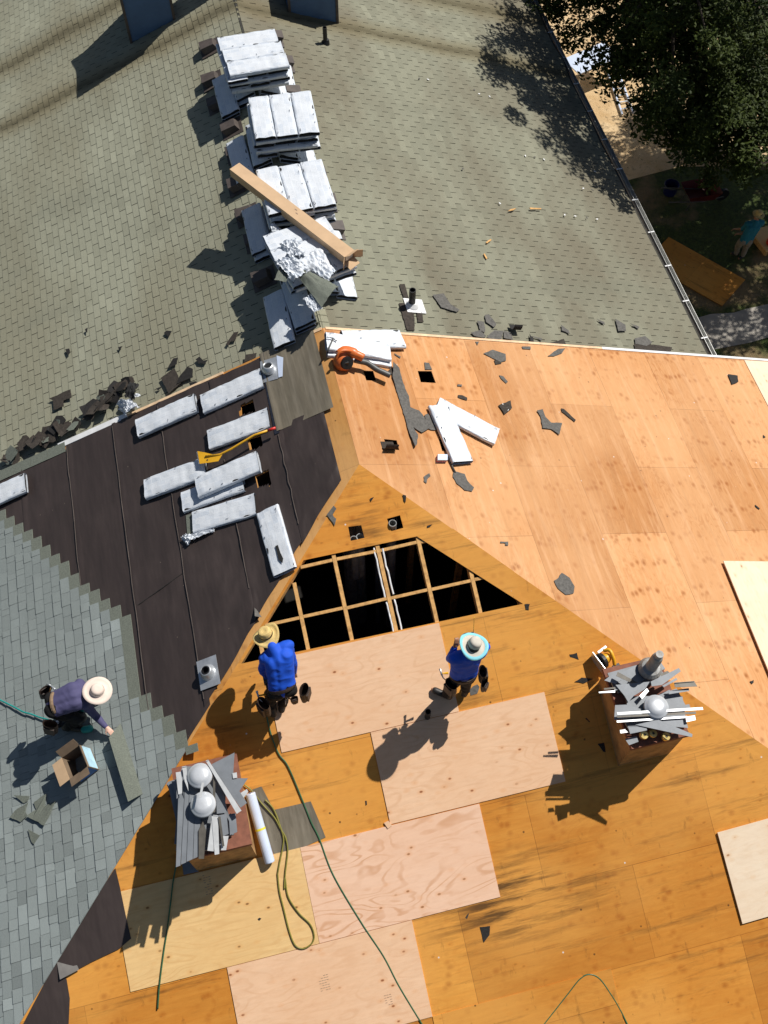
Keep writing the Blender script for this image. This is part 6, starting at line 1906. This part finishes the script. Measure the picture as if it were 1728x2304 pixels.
# kneeling man on the new shingles
J3 = dict(pel=(-4.683,-2.085,-1.08), che=(-4.378,-2.058,-1.02), nck=(-4.228,-2.047,-1.03), hed=(-4.156,-2.033,-1.07),
          sl=(-4.306,-1.904,-1.04), sr=(-4.28,-2.165,-1.1), el=(-4.27,-1.918,-1.34), er=(-4.213,-2.251,-1.38), wl=(-4.211,-1.972,-1.48), wr=(-4.092,-2.433,-1.414),
          hl=(-4.663,-1.99,-1.12), hr=(-4.674,-2.161,-1.14), kl=(-4.414,-2.074,-1.4), kr=(-4.429,-2.245,-1.4),
          al=(-4.716,-1.992,-1.695), ar=(-4.663,-2.223,-1.674), tl=(-4.512,-2.053,-1.656), tr=(-4.392,-2.334,-1.61))
r3, hc, up_, f2, es, J, hs = person('man in a dark purple shirt and cream hat crouching on new shingles', J3, (.6, -.1, -1), (0, -.1, -1), M_navy, M_blackp, M_boot, M_skin2)
hat(r3, V((-4.066,-2.072,-0.97)), (.22, -.02, 1), .195, .088, .09, M_pinkhat, None, wob=lambda th, r_: .012 * (max(0, r_ - .09) / .09) * math.cos(2 * th), band=M_flashw)
ax_ = (J['che'] - J['pel']).normalized()
belt(r3, J['pel'] + ax_ * .05, J, hs, .16, .15, M_tan)
pouch(r3, J['pel'] + hs * .17 + V((-.03, -.03, .0)), V((-.2, -.1, -1)), hs + V((-.4, 0, 0)), 1.2)
pouch(r3, J['pel'] - hs * .16 + V((-.05, .0, .06)), V((-.3, 0, -1)), -hs + V((-.7, 0, 0)), 1.0)
mb = MB()
caps(mb, J['tr'] + V((-.03, 0, .01)), J['tr'] + V((.04, .0, .0)), .052); fuse(mb, 'boot_toe', M_teal, r3, .012, 3)
mb = MB(); caps(mb, J['kr'] + V((0, -.0, .0)), J['kr'] + V((.02, .03, -.03)), .078); fuse(mb, 'knee_pad', M_black, r3, .014, 3)
mb = MB(); caps(mb, J['kl'] + V((0, -.0, .0)), J['kl'] + V((.03, .0, .0)), .078); fuse(mb, 'knee_pad', M_teal, r3, .014, 3)
q = V((-4.657,-1.864,-0.99))
hammer(q, q + V((-.10, -.08, -.14)), V((0, 0, 1)), 'hammer sticking out of the belt of the crouching man', M_lumber, .013)
o = V((-4.795,-2.119,-1.736))
root = thing('nail_gun', 'coil nail gun on the teal hose beside the boot of the crouching man', 'nail gun', o)
MB().lathe(o, (.2, -.1, 1), [(.055, 0), (.06, .01), (.06, .05), (.05, .065)], 16).build('magazine', M_black, root)
MB().lathe(o + V((.0, 0, .066)), (.2, -.1, 1), [(.028, 0), (.026, .012), (.01, .016)], 14).build('cap', M_galv, root)
MB().box(o + V((.07, -.03, -.02)), (.14, -.03, 0), (.01, .05, 0), (0, 0, .07)).build('body', M_black, root)

# ------------------------------------------------------------------ yard below the eave
J4 = dict(pel=(12.555,9.301,-7.86), che=(12.673,9.388,-7.5), nck=(12.74,9.463,-7.32), hed=(12.762,9.497,-7.26),
          sl=(12.534,9.489,-7.42), sr=(12.924,9.448,-7.42), el=(12.527,9.582,-7.68), er=(12.755,9.371,-7.7), wl=(12.434,9.676,-7.75), wr=(12.489,9.536,-7.8),
          hl=(12.471,9.356,-7.92), hr=(12.668,9.31,-7.92), kl=(12.591,9.55,-8.32), kr=(12.799,9.475,-8.32),
          al=(12.716,9.638,-8.7), ar=(12.851,9.528,-8.7), tl=(12.615,9.701,-8.74), tr=(12.746,9.489,-8.74))
r4, hc, up_, f2, es, J, hs = person('man in a teal shirt and straw hat standing in the shade of the yard', J4, (-.8, .3, -.4), (-.3, 0, -1), M_tealsh, M_khaki, M_boot, M_skin, sleeve=0)
hat(r4, hc + up_ * .03, (.1, 0, 1), .16, .085, .11, M_straw, None)
q = PL([(12.613,8.746,-8.76),(11.683,8.059,-8.76),(10.497,9.523,-8.76),(11.212,10.631,-8.76)])
c0 = q[0]; e1 = (q[1] - q[0]).normalized() * 1.22; e2 = (V((q[3] - q[0]).to_tuple()) * 1).normalized()
e2 = (e2 - e1.normalized() * e2.dot(e1.normalized())).normalized() * 2.44
mb = MB().prism([c0, c0 + e1, c0 + e1 + e2, c0 + e2], V((0, 0, .02)), 0, lambda p: ((p - c0).dot(e2) / 2.44, (p - c0).dot(e1) / 1.22))
mb.top('plywood_board', M_deck_h, 'plywood sheet lying in the shade on the ground below the gutter', 'plywood sheet')
o = V((13.686,9.867,-8.79))
root = thing('wooden_pallet', 'pale yellowish platform with a red can on it at the right edge', 'platform', o)
mb = MB().box(o + V((.25, 0, .22)), (1.1, .15, 0), (-.12, .8, 0), (0, 0, .05)); mb.build('top', M_yellow, root)
for sx in (-.45, .45):
    MB().box(o + V((.25 + sx, sx * .13, 0)), (.08, .01, 0), (-.1, .72, 0), (0, 0, .22)).build('leg', M_lumber, root)
b0 = V((13.547,9.609,-8.5))
root = thing('red_can', 'red can on the pale platform at the right edge of the yard', 'can', b0)
MB().lathe(b0 + V((.1, 0, 0)), (0, 0, 1), [(.12, 0), (.13, .02), (.13, .22), (.10, .27), (.04, .29)], 16).build('body', M_red, root)
MB().lathe(b0 + V((.1, 0, .29)), (0, 0, 1), [(.03, 0), (.03, .04)], 10).build('lid', M_black, root)
for q, lab, m, sx in (((11.837,12.356,-8.79), 'blue tub in the shade under the tree', plain('blue_plastic', (.008, .015, .10), .4), .42),):
    o = V(q); root = thing('blue_tub', lab, 'tub', o)
    MB().lathe(o, (0, 0, 1), [(sx * .42, 0), (sx * .5, .3), (sx * .53, .31), (sx * .47, .31), (sx * .38, .03)], 20, capb=False).build('basin', m, root)
    MB().lathe(o + V((0, 0, .3)), (0, 0, 1), [(sx * .54, 0), (sx * .54, .025), (sx * .5, .025)], 20, capa=False, capb=False).build('rim', M_grey_pl, root)
o = V((12.421,11.769,-8.79))
root = thing('wheelbarrow', 'red wheelbarrow in the shade under the tree', 'wheelbarrow', o)
tr = [o + V(p) for p in ((-.35, -.25, .35), (.35, -.25, .30), (.35, .25, .30), (-.35, .25, .35), (-.5, -.34, .6), (.5, -.34, .6), (.5, .34, .6), (-.5, .34, .6))]
mb = MB().add(tr, [(0, 1, 2, 3), (0, 4, 5, 1), (1, 5, 6, 2), (2, 6, 7, 3), (3, 7, 4, 0)]); mb.add([p + V((0, 0, -.008)) for p in tr], [(3, 2, 1, 0), (1, 5, 4, 0), (2, 6, 5, 1), (3, 7, 6, 2), (0, 4, 7, 3)])
mb.build('tray', plain('shade_dimmed_red', (.10, .008, .008), .5), root)  # tray red darkened in its base colour to stand in for tree shade
for s_ in (-.26, .26): MB().tube([o + V((.75, s_ * .3, .18)), o + V((0, s_, .32)), o + V((-1.1, s_ * 1.1, .55))], .02, 8).build('handle', M_flashd, root)
MB().lathe(o + V((.75, -.04, .19)), (0, 1, 0), [(.19, 0), (.19, .08)], 20).build('wheel', M_black, root)
for s_ in (-.2, .2): MB().tube([o + V((-.3, s_, .33)), o + V((-.4, s_, 0))], .018, 8).build('leg', M_flashd, root)
o = V((11.08,17.555,-8.79))
root = thing('white_table', 'white folding table on the sunlit earth beside the gutter', 'table', o)
MB().box(o + V((.1, .1, .70)), (1.5, .5, 0), (-.26, .78, 0), (0, 0, .035)).build('top', M_white_pl, root)
for sx in (-1, 1):
    for sy in (-1, 1): MB().tube([o + V((.1 + sx * .6 - sy * .1, .1 + sx * .2 + sy * .3, 0)), o + V((.1 + sx * .6 - sy * .1, .1 + sx * .2 + sy * .3, .7))], .018, 8).build('leg', M_galv, root)
o = V((11.78,17.055,-8.79))
root = thing('ladder', 'white ladder lying on the sunlit earth beyond the table', 'ladder', o)
for s_ in (0, .35): MB().box(o + V((s_, 0, .03)), (.05, 0, 0), (.3, 2.6, 0), (0, 0, .06)).build('rail', M_white_pl, root)
for i in range(8): MB().box(o + V((.175 + .3 * (i - 3.5) / 8.6, (i - 3.5) * .3, .05)), (.32, 0, 0), (0, .04, 0), (0, 0, .02)).build('rung', M_galv, root)


# ------------------------------------------------------------------ trees
def leafmat(name, lo, hi):
    m, t, b, lk = newmat(name)
    at = N(t, 'Attribute', attribute_name='tint').outputs['Fac']
    c = mixc(t, lk, at, lo, hi)
    lk(c, b.inputs['Base Color']); b.inputs['Roughness'].default_value = .6
    b.inputs['Specular IOR Level'].default_value = .2
    tr_ = N(t, 'BsdfTranslucent'); lk(c, tr_.inputs[0])
    mx = N(t, 'MixShader'); mx.inputs[0].default_value = .25
    lk(b.outputs[0], mx.inputs[1]); lk(tr_.outputs[0], mx.inputs[2])
    lk(mx.outputs[0], t.nodes['Material Output'].inputs[0])
    return m


M_leaf = leafmat('dark_leaf', (.016, .030, .006), (.070, .095, .016))
M_bark = plain('bark', (.06, .045, .03), .9, 0, .3, 12, .5, 30)


def tree(base, lobes, label, dens, leaves, seed, lsize=.12):
    r = random.Random(seed)
    base = V((base[0], base[1], GZ)); cc = V(lobes[0][0]); rz = lobes[0][1][2]
    root = thing('tree', label, 'tree', base)
    t = MB()
    mid = base.lerp(cc, .5) + V((.1, -.1, 0))
    t.tube(spline([base, mid, cc - V((0, 0, rz * .3)), cc + V((.1, .1, rz * .5))], 5), [.24 - .013 * i for i in range(16)], 10)
    cl = []
    for c_, rd, n_ in lobes:
        k = 0
        while k < n_ * dens:
            p = V((r.uniform(-1, 1), r.uniform(-1, 1), r.uniform(-1, 1)))
            l = p.length
            if l > 1 or l < .35: continue
            if noise.noise(p * 2.4 + V((seed + c_[0], 0, 0))) < -.22: continue
            cl.append(V((c_[0] + p.x * rd[0], c_[1] + p.y * rd[1], c_[2] + p.z * rd[2]))); k += 1
    for p in cl[::7]:
        a = cc + V((0, 0, r.uniform(-.6, .3) * rz))
        t.tube([a, a.lerp(p, .55) + V((0, 0, -.15)), p], [.07, .04, .012], 6)
    t.build('trunk', M_bark, root, smooth=True)
    c = MB()
    for p in cl:
        s_ = r.uniform(.28, .55)
        tb = r.uniform(0, 1)
        for _ in range(leaves):
            d = V((r.gauss(0, 1), r.gauss(0, 1), r.gauss(0, .7)))
            q = p + d.normalized() * s_ * r.random() ** .5
            a = V((r.gauss(0, 1), r.gauss(0, 1), r.gauss(0, .5))).normalized()
            b = a.cross(V((r.gauss(0, .5), r.gauss(0, .5), 1))).normalized()
            L_ = lsize * r.uniform(.7, 1.4); W__ = L_ * .46
            nrm = a.cross(b)
            c.add([q - a * L_ * .5, q + b * W__ * .5 + nrm * .01, q + a * L_ * .5, q - b * W__ * .5 + nrm * .01], [(0, 1, 2, 3)], 0, None, min(1, max(0, tb * .6 + r.random() * .4)) + 1e-4)
    c.build('crown', M_leaf, root)
    return root


tree((13.4, 14.2), [((9.6, 11.8, .2), (2.1, 3.6, 3.0), 165), ((9.0, 9.2, -1.5), (1.5, 2.4, 2.0), 70), ((8.7, 12.9, -2.6), (1.4, 2.4, 1.7), 80), ((11.6, 10.4, -2.8), (2.6, 2.4, 1.8), 95), ((11.4, 14.2, -1.6), (3.0, 2.6, 2.8), 120), ((12.8, 10.4, -4.0), (2.0, 1.8, 1.4), 75), ((10.5, 8.6, -3.2), (1.7, 1.5, 1.2), 62)], 'dark leafy tree overhanging the gutter at the top right', 1.0, 165, 4)
tree((16.9, 14.4), [((16.6, 12.8, -2.2), (3.4, 3.8, 3.2), 300), ((14.4, 12.4, -3.4), (2.0, 2.4, 1.6), 70), ((16.2, 16.0, -2.6), (2.6, 2.2, 2.4), 150)], 'dark leafy tree mostly out of view at the right, crown enlarged to shade the yard', 1.0, 150, 9)  # crown enlarged out of view so its shade falls on the yard

# pale chips scattered over the sunny old slope
for ci, c_ in enumerate([(4.513,9.374,-1.791),(4.584,9.269,-1.819),(4.81,9.251,-1.906),(3.337,9.403,-1.336),(3.527,9.422,-1.41),(5.045,7.5,-1.997),(5.252,7.512,-2.077),(5.45,7.487,-2.154),(6.081,6.776,-2.398),(6.29,6.77,-2.479),(5.348,5.895,-2.114),(5.578,5.904,-2.203),(5.833,5.904,-2.302),(6.065,5.905,-2.392),(4.013,5.967,-1.598),(3.517,6.808,-1.406),(6.572,7.37,-2.588)]):
    c_ = V(c_) + NR * .012
    a_ = ci * 1.3
    e1 = (EY * math.cos(a_) + DR * math.sin(a_)); e2 = NR.cross(e1)
    MB().prism([c_ + e1 * .035, c_ + e2 * .02, c_ - e1 * .03, c_ - e2 * .018], NR * .006).top('pale_chip', M_whitemet if ci % 3 else M_scrap_g, 'small pale chip lying on the old shingles of the sunny slope', 'chip', 'pale chips on the sunny slope')
